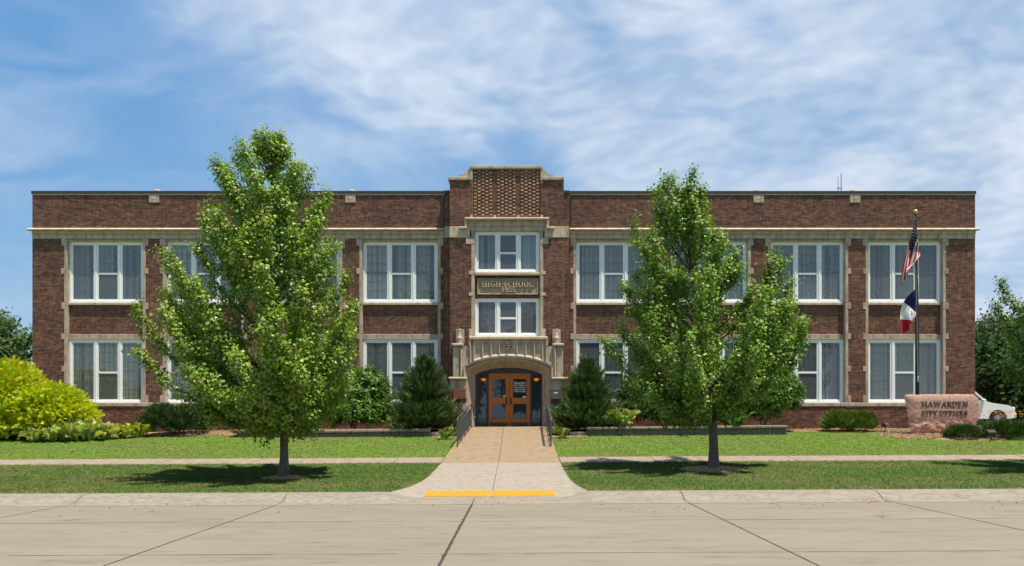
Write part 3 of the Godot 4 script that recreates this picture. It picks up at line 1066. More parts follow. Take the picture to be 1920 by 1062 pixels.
func build_school() -> void:
	var cube := MB.new()
	cube.box(Vector3.ONE * -0.5, Vector3.ONE * 0.5, 0.03)
	brick_mesh = cube.mesh()
	R.seed = 1925
	var s := thing("school_building", "long two-storey dark red brick school with pale stone trim and stepped entrance bay", "building")
	var left := [196.0, 380.6, 565.2, 749.8]
	var right := [1150.0, 1332.8, 1515.6, 1698.5]
	var base_y := 0.75
	var y_table := fy(755.7)
	var y_frieze := fy(448.0)
	# parapets
	brick_wall("parapet", s, [[fx(60), fx(833), fy(428.5), fy(366), 0.0, [], 0.92], [fx(1068), fx(1829), fy(428.5), fy(366), 0.0, [], 0.92]])
	# piers between the windows, spandrels under the upper windows, plinth
	var piers := []
	var spandrels := []
	for side in 2:
		var bays: Array = left if side == 0 else right
		var hw: float = 71.0 if side == 0 else 69.8
		var edge: float = 60.0 if side == 0 else 1068.0
		for c: float in bays:
			if c - hw - 5.5 - edge > 3.0:
				piers.append([fx(edge), fx(c - hw - 5.5), y_table, y_frieze, 0.0])
			edge = c + hw + 5.5
			spandrels.append([fx(c - hw), fx(c + hw), fy(626.5), fy(571.5), -0.20])
		var last: float = 833.0 if side == 0 else 1829.0
		piers.append([fx(edge), fx(last), y_table, y_frieze, 0.0])
	brick_wall("pier", s, piers, 0.6)
	brick_wall("spandrel", s, spandrels, 0.3)
	brick_wall("plinth", s, [[fx(60), fx(833), base_y, fy(762.7), 0.03, [], 1.0], [fx(1068), fx(1829), base_y, fy(762.7), 0.03, [], 1.0]], 0.6)
	# long stone courses
	for e in [[53.0, 60.0, 833.0, 833.0], [1068.0, 1068.0, 1829.0, 1834.0]]:
		var a := fx(e[1])
		var b := fx(e[2])
		stone("frieze", s, a, b, fy(448), fy(439.5), -0.4, 0.03)
		stone("moulding", s, a, b, fy(439.5), fy(433.2), -0.4, 0.07)
		var lb := MB.new()
		var ya := fy(433.2)
		var prof := PackedVector2Array([Vector2(-0.02, ya), Vector2(0.15, ya), Vector2(0.20, ya + 0.022), Vector2(0.20, ya + 0.034), Vector2(0.06, ya + 0.118), Vector2(-0.02, ya + 0.13)])
		lb.prism(prof, fx(e[0]), fx(e[3]), Transform3D(Basis(Vector3(0, 0, 1), Vector3(0, 1, 0), Vector3(1, 0, 0)), Vector3.ZERO))
		part("ledge", lb.mesh(), M.stone_pale, s)
		var n := 9
		for k in n:
			stone("water_table", s, lerpf(a, b, float(k) / n) + 0.003, lerpf(a, b, float(k + 1) / n) - 0.003, fy(762.7), y_table, -0.5, 0.07, M.stone, 0.02)
		part("flashing", bx(a - 0.01, b + 0.01, fy(366), fy(363.6), -0.42, 0.03), M.flashing, s)
		part("coping", bx(a - 0.03, b + 0.03, fy(363.6), fy(358.5), -0.45, 0.055, 0.012), M.coping, s)
	# window bays
	var up := ["bdbx", "pppx", "bpbx", "ppps", "ppbx", "pbpx", "pppx", "pPdx"]
	var down := ["gggs", "gpgx", "ggPs", "gggs", "xxxx", "gxgs", "xxPs", "gggs"]
	up[0] = "BBbs"
	up[3] = "pPpx"
	down[0] = "ggGs"
	for i in 8:
		var c: float = left[i] if i < 4 else right[i - 4]
		var hw: float = 71.0 if i < 4 else 69.8
		var xa := fx(c - hw)
		var xb := fx(c + hw)
		var ja := fx(c - hw - 5.5)
		var jb := fx(c + hw + 5.5)
		stone("lintel", s, xa, xb, fy(452.0), fy(448) - 0.002, -0.4, -0.06)
		stone("lintel", s, xa, xb, fy(636.5), fy(626.5), -0.4, -0.15)
		stone("sill", s, xa, xb, fy(571.5), fy(566.8), -0.4, -0.09, M.stone_pale, 0.015)
		for q in [[ja, xa, -1.0], [xb, jb, 1.0]]:
			# jambs in the lengths they were cut
			var cuts := [y_table, fy(697), fy(626.5), fy(568), fy(514), y_frieze]
			for k in cuts.size() - 1:
				stone("jamb", s, q[0], q[1], cuts[k] + 0.002, cuts[k + 1] - 0.002, -0.4, 0.012)
			for y in [[461, 448.2], [514, 503.5], [580, 568], [636.5, 626], [697, 687], [755.4, 742]]:
				var out: float = q[0] - 0.115 if q[2] < 0 else q[1] + 0.115
				var inn: float = q[0] + 0.03 if q[2] < 0 else q[1] - 0.03
				stone("quoin", s, out, inn, fy(y[0]), fy(y[1]), -0.1, 0.02, M.stone, 0.008)
		window(s, xa + 0.012, xb - 0.012, fy(566.8) + 0.002, fy(452.0) - 0.002, -0.17, up[i], true, 300 + i)
		window(s, xa + 0.012, xb - 0.012, y_table + 0.002, fy(636.5) - 0.002, -0.17, down[i], true, 400 + i)
	# stone blocks for the roof drains, and the small vents above them
	for a in [288.5, 472.5, 657.0, 1240.5, 1422.5, 1603.5]:
		var blk := stone("drain_block", s, fx(a - 9.7), fx(a + 9.7), fy(380.3), fy(366) - 0.003, -0.05, 0.03, M.stone, 0.01)
		part("drain_mouth", bx(fx(a - 3.2), fx(a + 3.2), fy(374), fy(368.5), 0.0, 0.036), M.stone_pale, blk)
		var vb := MB.new()
		vb.lathe(PackedVector2Array([Vector2(0.15, 0), Vector2(0.15, 0.06), Vector2(0.10, 0.11), Vector2(0, 0.13)]), 12, Transform3D(Basis(), Vector3(fx(a), fy(358.8) + 0.04, -0.34)))
		part("roof_vent", vb.mesh(), M.stone_pale, s)
	# shell: ends, rear, roof, floors and a dark middle wall
	var x0 := fx(60)
	var x1 := fx(1829)
	part("end_wall", bx(x0 + 0.003, x0 + 0.35, base_y, fy(364), -18.0, -0.62), M.brick_far, s)
	part("end_wall", bx(x1 - 0.35, x1 - 0.003, base_y, fy(364), -18.0, -0.62), M.brick_far, s)
	part("rear_wall", bx(x0 + 0.36, x1 - 0.36, base_y, fy(364), -18.0, -17.7), M.brick_far, s)
	part("roof", bx(x0 + 0.36, x1 - 0.36, fy(430), fy(410), -17.69, -0.43), M.roofing, s)
	part("floor_slab", bx(x0 + 0.36, x1 - 0.36, fy(620), fy(588), -17.69, -0.62), M.interior, s)
	part("floor_slab", bx(x0 + 0.36, x1 - 0.36, 0.7, 1.35, -17.69, -0.64), M.interior, s)
	part("inner_wall", bx(x0 + 0.36, x1 - 0.36, 1.36, fy(622), -6.2, -6.0), M.interior, s)
	part("inner_wall", bx(x0 + 0.36, x1 - 0.36, fy(586), fy(432), -6.2, -6.0), M.interior, s)
	for a in [288.5, 472.5, 657.0, 836.0, 1064.0, 1240.5, 1422.5, 1603.5]:
		part("partition", bx(fx(a) - 0.08, fx(a) + 0.08, 1.36, fy(622), -5.99, -0.62), M.interior, s)
		part("partition", bx(fx(a) - 0.08, fx(a) + 0.08, fy(586), fy(432), -5.99, -0.62), M.interior, s)
	build_pavilion(s)
	build_entrance(s)
	# leads down the corners and joints that show on the left and right of the bay
	for e in [[828.5, 832.5], [1069.0, 1072.0]]:
		part("downpipe", bx(fx(e[0]), fx(e[1]), fy(428), fy(366), 0.004, 0.07, 0.01), M.bronze, s)


func build_pavilion(s: Node3D) -> void:
	var zm := 0.60
	var zo := 0.30
	# outer strips, set back from the bay
	brick_wall("pier", s, [[fx(833.3, zo), fx(843.3, zm), 1.05, fy(446, zo), zo], [fx(1057.2, zm), fx(1067.7, zo), 1.05, fy(446, zo), zo], [fx(833.3, zo), fx(843.3, zm), fy(425, zo), fy(363, zo), zo], [fx(1057.2, zm), fx(1067.7, zo), fy(425, zo), fy(363, zo), zo]], 0.6)
	for e in [[833.0, 843.2], [1057.3, 1068.0]]:
		stone("band_course", s, fx(e[0], zo), fx(e[1], zm), fy(446, zo), fy(425, zo), -0.4, zo + 0.02)
		part("coping", bx(fx(e[0], zo) - 0.01, fx(e[1], zm) + 0.01, fy(363, zo), fy(357.5, zo), -0.4, zo + 0.05, 0.012), M.coping, s)
	# the bay's brick: shoulders and shafts; openings for the two windows and the name panel
	var xa := fx(843.3, zm)
	var xb := fx(1057.2, zm)
	var wl := fx(883.5, zm)
	var wr := fx(1018.5, zm)
	brick_wall("bay_wall", s, [
		[xa, wl, fy(649, zm), fy(446, zm), zm], [wr, xb, fy(649, zm), fy(446, zm), zm],
		[xa, fx(871, zm), 0.9, fy(649, zm) - 0.004, zm], [fx(1035, zm), xb, 0.9, fy(649, zm) - 0.004, zm],
		[xa, fx(886.5, zm), fy(425.2, zm), fy(338.5, zm), zm], [fx(1013.2, zm), xb, fy(425.2, zm), fy(338.5, zm), zm],
		[fx(886.5, zm), fx(1013.2, zm), fy(409.5, zm), fy(317.6, zm), zm - 0.04],
		[wl + 0.14, wr - 0.14, fy(559, zm), fy(517, zm), zm - 0.16],
	], 0.5)
	# chequer of pale header bricks that stand out of the upper panel
	var chequer := part("chequer_panel", bx(fx(888.5, zm), fx(1011.5, zm), fy(406.8, zm), fy(402.6, zm), zm - 0.05, zm - 0.022), M.plaque_red, s)
	var hm: Array[ArrayMesh] = []
	var hmat: Array[Material] = []
	for k in 4:
		hmat.append(grain("header_%d" % k, [[lin(0.40, 0.235, 0.145), lin(0.50, 0.32, 0.21)], [lin(0.50, 0.35, 0.22), lin(0.60, 0.43, 0.28)], [lin(0.46, 0.29, 0.16), lin(0.54, 0.36, 0.21)], [lin(0.33, 0.19, 0.13), lin(0.42, 0.26, 0.17)]][k], Vector3(3, 3, 3), 0.05, 4, 0.9, 0.0, 40 + k, 128))
		hm.append(bx(-0.054, 0.054, -0.027, 0.027, -0.02, 0.030 + 0.004 * k, 0.006))
	var px := 0.0226
	for bay in 3:
		for col in 5:
			var xx := fx([890.9, 934.6, 978.9][bay] + 7.3 * col, zm)
			var rows := 13 if col % 2 == 0 else 12
			for r in rows:
				var y := fy(323.8 + 6.58 * r + (0.0 if col % 2 == 0 else 3.3) - (0.4 if col == 3 else 0.0), zm)
				if col % 2 == 1 and r == 0:
					part("header_brick", hm[R.randi() % 4], hmat[R.randi() % 4], chequer, Vector3(xx, y + 6.58 * px, zm - 0.04))
				part("header_brick", hm[R.randi() % 4], hmat[R.randi() % 4], chequer, Vector3(xx, y, zm - 0.04))
	for a in [883.9, 927.7, 971.8, 1015.6]:
		stone("corner_block", s, fx(a - 2.3, zm), fx(a + 2.3, zm), fy(408.5, zm), fy(403.6, zm), zm - 0.1, zm + 0.02, M.stone_pale, 0.006)
	for a in [883.2, 1015.8]:
		stone("corner_block", s, fx(a - 2.2, zm), fx(a + 2.2, zm), fy(344, zm), fy(339.2, zm), zm - 0.1, zm + 0.02, M.stone, 0.006)
	# stepped stone cap: raised middle with legs, concave shoulders
	stone("cap_stone", s, fx(880.3, zm), fx(1017.2, zm), fy(317.6, zm), fy(311.6, zm), 0.0, zm + 0.09, M.stone, 0.02)
	for e in [[880.3, 886.4], [1013.3, 1017.2]]:
		stone("cap_leg", s, fx(e[0], zm), fx(e[1], zm), fy(338.4, zm), fy(317.6, zm), 0.0, zm + 0.06)
	for e in [[840.0, 880.2], [1017.3, 1057.8]]:
		stone("cap_stone", s, fx(e[0], zm), fx(e[1], zm), fy(338.4, zm), fy(332.3, zm), 0.0, zm + 0.08, M.stone, 0.02)
	for sgn in [-1.0, 1.0]:
		var inner := fx(880.1, zm) if sgn < 0 else fx(1017.4, zm)
		var poly := PackedVector2Array([Vector2(inner, fy(332.2, zm))])
		var outx: float = inner + sgn * 20.5 * px
		poly.append(Vector2(outx, fy(332.2, zm)))
		poly.append(Vector2(outx, fy(328.0, zm)))
		for k in 9:
			var a := k / 8.0 * PI * 0.5
			poly.append(Vector2(outx - sgn * (1.0 + 14.5 * sin(a)) * px, fy(328.0, zm) + (9.5 * (1.0 - cos(a))) * px))
		poly.append(Vector2(inner, fy(318.5, zm)))
		var sb := MB.new()
		sb.prism(poly, 0.1, zm + 0.03)
		part("shoulder_scroll", sb.mesh(), M.stone, s)
	part("gable_back", bx(xa + 0.02, xb - 0.02, fy(430, zm), fy(338.6, zm), -0.4, 0.05), M.brick_far, s)
	part("gable_back", bx(fx(883, zm), fx(1015, zm), fy(338.4, zm), fy(319, zm), 0.01, 0.20), M.brick_far, s)
	for e in [[xa - 0.01, wl - 0.06, true], [wr + 0.06, xb + 0.01, false]]:
		stone("band_course", s, e[0], e[1], fy(445.8, zm), fy(425.4, zm), zm - 0.5, zm + 0.03, M.stone_pale)
	# hood over the upper window: level, drops at both ends, ears
	stone("hood_mould", s, fx(871, zm), fx(1029.3, zm), fy(413.6, zm), fy(409.3, zm), zm - 0.3, zm + 0.20, M.stone_pale, 0.03)
	for e in [[871.0, 876.5, 860.6, 876.5], [1024.0, 1029.3, 1024.0, 1040.0]]:
		stone("hood_drop", s, fx(e[0], zm), fx(e[1], zm), fy(426.2, zm), fy(413.7, zm), zm - 0.05, zm + 0.15, M.stone_pale, 0.02)
		stone("hood_ear", s, fx(e[2], zm), fx(e[3], zm), fy(430.8, zm), fy(426.3, zm), zm - 0.05, zm + 0.18, M.stone_pale, 0.025)
	stone("window_head", s, fx(876.7, zm), fx(1023.8, zm), fy(425, zm), fy(413.7, zm), zm - 0.5, zm + 0.02)
	stone("window_head", s, wl - 0.05, wr + 0.05, fy(433, zm), fy(425, zm) - 0.002, zm - 0.5, zm - 0.01)
	# stone jambs of the two middle windows
	for e in [[883.5, 890.0, 873.4, -1.0], [1012.0, 1018.5, 1028.3, 1.0]]:
		var cuts := [635.8, 598, 554, 513, 458, 433.2]
		for k in cuts.size() - 1:
			stone("jamb", s, fx(e[0], zm), fx(e[1], zm), fy(cuts[k], zm) + 0.002, fy(cuts[k + 1], zm) - 0.002, zm - 0.45, zm + 0.012)
		stone("quoin", s, minf(fx(e[2], zm), fx(e[0] if e[3] > 0 else e[1], zm)) , maxf(fx(e[2], zm), fx(e[0] if e[3] > 0 else e[1], zm)), fy(458, zm), fy(445.9, zm) , zm - 0.1, zm + 0.022, M.stone, 0.008)
		for y in [[515, 508.5], [555, 549.5], [636, 617]]:
			var oa: float = e[0] - 4.5 if e[3] < 0 else e[0] + 2.0
			stone("quoin", s, fx(oa, zm), fx(oa + 9.0, zm), fy(y[0], zm), fy(y[1], zm), zm - 0.1, zm + 0.022, M.stone_pale, 0.008)
	stone("sill", s, fx(890, zm), fx(1012, zm), fy(516.4, zm), fy(510.5, zm), zm - 0.45, zm + 0.04, M.stone_pale, 0.02)
	window(s, fx(890.2, zm), fx(1011.8, zm), fy(510.5, zm) + 0.002, fy(433.2, zm), zm - 0.14, "bxbs", false, 501)
	window(s, fx(890.2, zm), fx(1011.8, zm), fy(630.5, zm) + 0.002, fy(559.4, zm), zm - 0.14, "dxds", false, 502)
	# name panel
	var pan := stone("name_panel", s, fx(894.6, zm), fx(1009.6, zm), fy(552, zm), fy(522.2, zm), zm - 0.3, zm - 0.09, M.stone_dull, 0.01)
	var rim := MB.new()
	var zp := zm - 0.088
	rim.box(Vector3(fx(894.6, zm), fy(524, zm), zp), Vector3(fx(1009.6, zm), fy(522.2, zm), zp + 0.035), 0.008)
	rim.box(Vector3(fx(894.6, zm), fy(552, zm), zp), Vector3(fx(1009.6, zm), fy(550.2, zm), zp + 0.035), 0.008)
	rim.box(Vector3(fx(894.6, zm), fy(550.2, zm), zp), Vector3(fx(896.6, zm), fy(524, zm), zp + 0.035), 0.008)
	rim.box(Vector3(fx(1007.6, zm), fy(550.2, zm), zp), Vector3(fx(1009.6, zm), fy(524, zm), zp + 0.035), 0.008)
	part("panel_rim", rim.mesh(), M.stone, pan)
	lettering("HIGH·SCHOOL", true, fx(1000, zm) - fx(903.5, zm), 0.24, 0.07, M.stone_pale, pan, Vector3(fx(951.5, zm), fy(532.6, zm), zp + 0.022), Basis(), "lettering", true)
	lettering("1925", true, fx(966.5, zm) - fx(940, zm), 0.20, 0.07, M.stone_pale, pan, Vector3(fx(953, zm), fy(543.2, zm), zp + 0.022), Basis(), "lettering", true)


func build_entrance(s: Node3D) -> void:
	var zf := 0.98       # face of the stone surround
	var zi := 0.30       # plane of the doors
	var xl := fx(848.5, zf)
	var xr := fx(1056.5, zf)
	var foot := 1.15
	var px := (DIST - zf) / 1600.0
	# arch as cut: wide at the face, narrower at the doors
	var face := bow(fx(874.5, zf), fx(1031.5, zf), fy(696, zf), fy(675.5, zf))
	var inner := bow(fx(891.2, zi), fx(1016.6, zi), fy(704, zi), fy(690.3, zi))
	# body above the arch
	var poly := PackedVector2Array([Vector2(fx(866.5, zf), fy(707, zf)), Vector2(fx(866.5, zf), fy(649.2, zf)), Vector2(fx(880.6, zf), fy(649.2, zf)), Vector2(fx(880.6, zf), fy(637.5, zf)), Vector2(fx(1025.4, zf), fy(637.5, zf)), Vector2(fx(1025.4, zf), fy(649.2, zf)), Vector2(fx(1039.5, zf), fy(649.2, zf)), Vector2(fx(1039.5, zf), fy(707, zf)), Vector2(fx(1031.5, zf), fy(707, zf))])
	for i in range(face.size() - 1, -1, -1):
		poly.append(face[i])
	poly.append(Vector2(fx(874.5, zf), fy(707, zf)))
	var b := MB.new()
	b.prism(poly, 0.58, zf - 0.10)
	var body := part("entrance_surround", b.mesh(), M.stone, s)
	# archivolt: plain cut face round the arch, and the splay behind it
	b = MB.new()
	var outer := bow(fx(870.5, zf), fx(1035.5, zf), fy(696, zf), fy(671.5, zf))
	band(b, face, outer, zf - 0.04, zf - 0.04, Vector3.BACK)
	band(b, face, inner, zf - 0.04, zi + 0.06, Vector3.DOWN)
	band(b, outer, outer, zf - 0.04, zf - 0.13, Vector3.UP)
	for sg in [0, 1]:
		var fxx := face[0].x if sg == 0 else face[face.size() - 1].x
		var ixx := inner[0].x if sg == 0 else inner[inner.size() - 1].x
		var fyy := face[0].y
		var iyy := inner[0].y
		b.quad(Vector3(fxx, fyy, zf - 0.04), Vector3(fxx, foot, zf - 0.04), Vector3(ixx, foot, zi + 0.06), Vector3(ixx, iyy, zi + 0.06), Vector3(1.0 if sg == 0 else -1.0, 0, 0.2))
	part("arch_splay", b.mesh(), M.stone, body)
	# jamb stones below the arch, in courses
	for e in [[870.5, 874.5], [1031.5, 1035.5]]:
		stone("jamb", s, fx(e[0], zf), fx(e[1], zf), foot, fy(696, zf), 0.5, zf - 0.045, M.stone, 0.0)
	for e in [[843.5, 874.2, -1], [1031.8, 1061.5, 1]]:
		var a := fx(e[0], zf)
		var c := fx(e[1], zf)
		stone("pedestal", s, a, c, fy(729, zf), fy(712.5, zf), 0.4, zf - 0.02, M.stone)
		stone("pedestal_cap", s, fx(840.5 if e[2] < 0 else 1033.5, zf), fx(875.5 if e[2] < 0 else 1065, zf), fy(712.4, zf), fy(707.2, zf), 0.4, zf + 0.07, M.stone_pale, 0.035)
		brick_wall("pedestal_base", s, [[a + 0.02, c - 0.02, foot - 0.2, fy(729, zf) - 0.002, zf - 0.03]], 0.5)
		for y in [[748, 736], [770, 758], [793, 781]]:
			stone("quoin", s, fx(866.5 if e[2] < 0 else 1030.0, zf), fx(876.0 if e[2] < 0 else 1039.5, zf), fy(y[0], zf), fy(y[1], zf), 0.5, zf - 0.012, M.stone, 0.008)
	# shafts with their pinnacles at both ends
	for sg in [-1.0, 1.0]:
		var c0 := 855.0 if sg < 0 else 1049.8
		var d0 := 864.2 if sg < 0 else 1040.6
		stone("shaft", s, fx(c0 - 6.2, zf), fx(c0 + 6.2, zf), fy(707, zf), fy(649.4, zf), 0.45, zf - 0.06, M.stone, 0.02)
		stone("shaft", s, fx(d0 - 2.6, zf), fx(d0 + 2.6, zf), fy(707, zf), fy(649.4, zf), 0.45, zf + 0.02, M.stone, 0.05)
		stone("shoulder_cap", s, fx(c0 - 8.0 if sg < 0 else d0 - 4.5, zf), fx(d0 + 4.5 if sg < 0 else c0 + 8.0, zf), fy(649.3, zf), fy(644.2, zf), 0.45, zf + 0.05, M.stone_pale, 0.03)
		var pc := 861.6 if sg < 0 else 1043.8
		var pin := stone("pinnacle_block", s, fx(pc - 7.9, zf), fx(pc + 7.9, zf), fy(644.1, zf), fy(617.5, zf), 0.55, 0.78, M.stone, 0.02)
		var fb := MB.new()
		var y0 := fy(644.1, zf)
		var prof := PackedVector2Array()
		for q in [[5.6, 0], [5.6, 7], [6.4, 8.5], [6.2, 11], [4.4, 13.5], [3.1, 18], [2.3, 22], [1.9, 23.5], [2.7, 25], [2.4, 27], [0, 28.2]]:
			prof.append(Vector2(q[0] * px * 0.85, q[1] * px))
		fb.lathe(prof, 8, Transform3D(Basis(Vector3.UP, PI / 8), Vector3(fx(pc, zf), y0, 0.88)))
		part("finial", fb.mesh(), M.stone_pale, pin)
	# ledge under the window
	stone("entrance_ledge", s, fx(879, zf), fx(1027, zf), fy(637.4, zf), fy(630.8, zf), 0.42, zf + 0.04, M.stone_pale, 0.035)
	stone("ledge_drop", s, fx(1024.2, zf), fx(1027.2, zf), fy(648.9, zf), fy(637.5, zf), 0.5, zf + 0.01, M.stone_pale)
	stone("ledge_drop", s, fx(878.8, zf), fx(881.8, zf), fy(648.9, zf), fy(637.5, zf), 0.5, zf + 0.01, M.stone_pale)
	# hood mould that follows the arch
	b = MB.new()
	var h0 := bow(fx(870.0, zf), fx(1036.0, zf), fy(691.5, zf), fy(671.5, zf))
	var h1 := bow(fx(869.0, zf), fx(1037.0, zf), fy(688.0, zf), fy(667.3, zf))
	band(b, h0, h1, zf + 0.03, zf + 0.05, Vector3.BACK)
	band(b, h1, h1, zf + 0.05, zf - 0.11, Vector3.UP)
	band(b, h0, h0, zf + 0.03, zf - 0.11, Vector3.DOWN)
	part("hood_mould", b.mesh(), M.stone_pale, body)
	for e in [[868.8, 872.4], [1033.6, 1037.2]]:
		stone("hood_drop", s, fx(e[0], zf), fx(e[1], zf), fy(707.1, zf), fy(689.5, zf), zf - 0.12, zf + 0.045, M.stone_pale, 0.015)
	# blind tracery: ribs that run down onto the hood, with a small pointed head in each panel
	var ribs := [881.8, 888.5, 904.7, 920.5, 936.3, 969.4, 985.8, 1001.8, 1017.6, 1024.4]
	var hood_y := func(a: float) -> float:
		var u := clampf((a - 953.0) / 84.0, -1.0, 1.0)
		return 688.0 - 20.7 * pow(1.0 - pow(absf(u), 2.2), 0.82)
	for a: float in ribs:
		stone("tracery_rib", body, fx(a - 1.3, zf), fx(a + 1.3, zf), fy(hood_y.call(a) + 1.0, zf), fy(637.5, zf), zf - 0.11, zf - 0.01, M.stone_pale, 0.025)
	for i in ribs.size() - 1:
		var a: float = ribs[i] + 1.3
		var e: float = ribs[i + 1] - 1.3
		if e - a < 6.0:
			continue
		var lights := 1 if e - a < 20.0 else 2
		for k in lights:
			var la := lerpf(a, e, float(k) / lights)
			var le := lerpf(a, e, float(k + 1) / lights)
			var hp := PackedVector2Array([Vector2(fx(la, zf), fy(637.6, zf)), Vector2(fx(la, zf), fy(646.5, zf))])
			for q in 9:
				var u := q / 8.0
				var lift := 4.6 * (1.0 - pow(absf(u * 2.0 - 1.0), 1.6)) - 0.9 * absf(sin(u * TAU * 1.5))
				hp.append(Vector2(fx(lerpf(la, le, u), zf), fy(646.3 - lift, zf)))
			hp.append(Vector2(fx(le, zf), fy(637.6, zf)))
			var hb := MB.new()
			hb.prism(hp, zf - 0.11, zf - 0.05)
			part("tracery_head", hb.mesh(), M.stone, body)
		# sloped foot of the panel
		b = MB.new()
		var ya: float = fy(hood_y.call(a), zf)
		var ye: float = fy(hood_y.call(e), zf)
		b.quad(Vector3(fx(a, zf), ya, zf - 0.02), Vector3(fx(e, zf), ye, zf - 0.02), Vector3(fx(e, zf), ye + 0.09, zf - 0.105), Vector3(fx(a, zf), ya + 0.09, zf - 0.105), Vector3(0, 1, 1))
		part("tracery_foot", b.mesh(), M.stone_pale, body)
	# lobby behind the doors
	part("lobby", bx(fx(884, zi), fx(1024, zi), 1.30, 1.409, -5.9, zi + 0.6), M.dark_room, s)
	part("lobby_wall", bx(fx(876, zi), fx(887, zi), 1.2, fy(632), -3.0, 0.5), M.dark_room, s)
	part("lobby_wall", bx(fx(1021, zi), fx(1032, zi), 1.2, fy(632), -3.0, 0.5), M.dark_room, s)
	part("lobby_wall", bx(fx(876, zi), fx(1032, zi), 1.2, fy(632), -3.2, -3.01), M.dark_room, s)
	part("lobby_ceiling", bx(fx(887.2, zi), fx(1020.8, zi), fy(672), fy(640), -3.0, 0.5), M.dark_room, s)
	# screen: dark frame with an arched head, two sidelights, two oak doors
	var head := PackedVector2Array([Vector2(inner[inner.size() - 1].x, fy(700.5, zi)), Vector2(inner[0].x, fy(700.5, zi))])
	for p in inner:
		if p.y > fy(700.5, zi):
			head.append(p)
	b = MB.new()
	b.prism(head, zi - 0.05, zi + 0.02)
	for e in [[889.5, 896.8], [911.8, 916.2], [994.2, 997.8], [1013.4, 1018.5]]:
		b.box(Vector3(fx(e[0], zi), 1.40, zi - 0.06), Vector3(fx(e[1], zi), fy(700.4, zi), zi + 0.025), 0.004)
	for e in [[896.9, 911.7], [997.9, 1013.3]]:
		b.box(Vector3(fx(e[0], zi), fy(714, zi), zi - 0.05), Vector3(fx(e[1], zi), fy(700.6, zi), zi + 0.0), 0.004)
		b.box(Vector3(fx(e[0], zi), 1.40, zi - 0.05), Vector3(fx(e[1], zi), fy(793, zi), zi + 0.02), 0.004)
	part("door_screen", b.mesh(), M.door_frame, s)
	for e in [[897.0, 911.6], [998.0, 1013.2]]:
		part("sidelight", bx(fx(e[0], zi), fx(e[1], zi), fy(793, zi) + 0.003, fy(714, zi) - 0.003, zi - 0.03, zi - 0.02), M.door_glass, s)
	part("threshold", bx(fx(890, zi), fx(1017.5, zi), 1.38, 1.418, zi - 0.1, zi + 0.45, 0.01), M.coping, s)
	for k in 2:
		var da := fx(916.4 if k == 0 else 955.2, zi)
		var dz := fx(954.8 if k == 0 else 994.0, zi)
		var y0 := 1.43
		var y1 := fy(700.7, zi)
		var glass: Array = [[922.8, 947.9], [962.0, 987.2]][k]
		var ga := fx(glass[0], zi)
		var ge := fx(glass[1], zi)
		b = MB.new()
		b.box(Vector3(da, y0, zi - 0.03), Vector3(ga, y1, zi + 0.025), 0.005)
		b.box(Vector3(ge, y0, zi - 0.03), Vector3(dz, y1, zi + 0.025), 0.005)
		for r in [[711.0, 700.7], [758.0, 746.2], [796.9, 785.8]]:
			b.box(Vector3(ga, maxf(fy(r[0], zi), y0), zi - 0.028), Vector3(ge, minf(fy(r[1], zi), y1), zi + 0.022), 0.005)
		var door := part("door", b.mesh(), M.door_wood, s)
		for r in [[746.2, 711.0], [785.8, 758.0]]:
			part("pane", bx(ga - 0.005, ge + 0.005, fy(r[0], zi) - 0.005, fy(r[1], zi) + 0.005, zi - 0.008, zi), M.door_glass, door)
		var hb := MB.new()
		var hx := fx(949.8 if k == 0 else 958.2, zi)
		hb.tube(PackedVector3Array([Vector3(hx, fy(758, zi), zi + 0.03), Vector3(hx, fy(757, zi), zi + 0.085), Vector3(hx, fy(748, zi), zi + 0.085), Vector3(hx, fy(747, zi), zi + 0.03)]), PackedFloat32Array([0.016, 0.016, 0.016, 0.016]), 8)
		hb.box(Vector3(hx - 0.028, fy(759, zi), zi + 0.024), Vector3(hx + 0.028, fy(746, zi), zi + 0.032), 0.003)
		part("handle", hb.mesh(), M.bronze, door)
		part("kick_plate", bx(da + 0.06, dz - 0.06, y0 + 0.02, y0 + 0.16, zi + 0.023, zi + 0.03), M.bronze, door)
		if k == 0:
			b = MB.new()
			b.lathe(PackedVector2Array([Vector2(0.055, 0), Vector2(0.055, 0.004), Vector2(0, 0.0045)]), 16, Transform3D(Basis(Vector3.RIGHT, PI / 2), Vector3(fx(945.2, zi), fy(743.5, zi), zi + 0.003)))
			part("yellow_sticker", b.mesh(), M.sticker, door)
		else:
			var cx := fx(974.5, zi)
			var z := zi + 0.004
			lettering("Hawarden", true, 0.50, 0.105, 0.004, M.lettering_white, door, Vector3(cx, fy(718.3, zi), z))
			lettering("City Offices", true, 0.55, 0.115, 0.004, M.lettering_white, door, Vector3(cx, fy(723.6, zi), z))
			part("rule", bx(cx - 0.24, cx + 0.24, fy(728.2, zi), fy(727.2, zi), z - 0.003, z + 0.002), M.lettering_white, door)
			lettering("Monday-Friday", true, 0.50, 0.085, 0.004, M.lettering_white, door, Vector3(cx, fy(731.3, zi), z))
			lettering("7:30am-4:30pm", true, 0.51, 0.085, 0.004, M.lettering_white, door, Vector3(cx, fy(734.9, zi), z))
			part("notice", bx(cx + 0.12, cx + 0.27, fy(746.0, zi), fy(743.2, zi), z - 0.003, z + 0.002), M.lettering_white, door)
	# wall lamps in the screen
	var lamp_names := ["amber glass wall lamp at the head of the sidelight left of the doors", "amber glass wall lamp at the head of the sidelight right of the doors"]
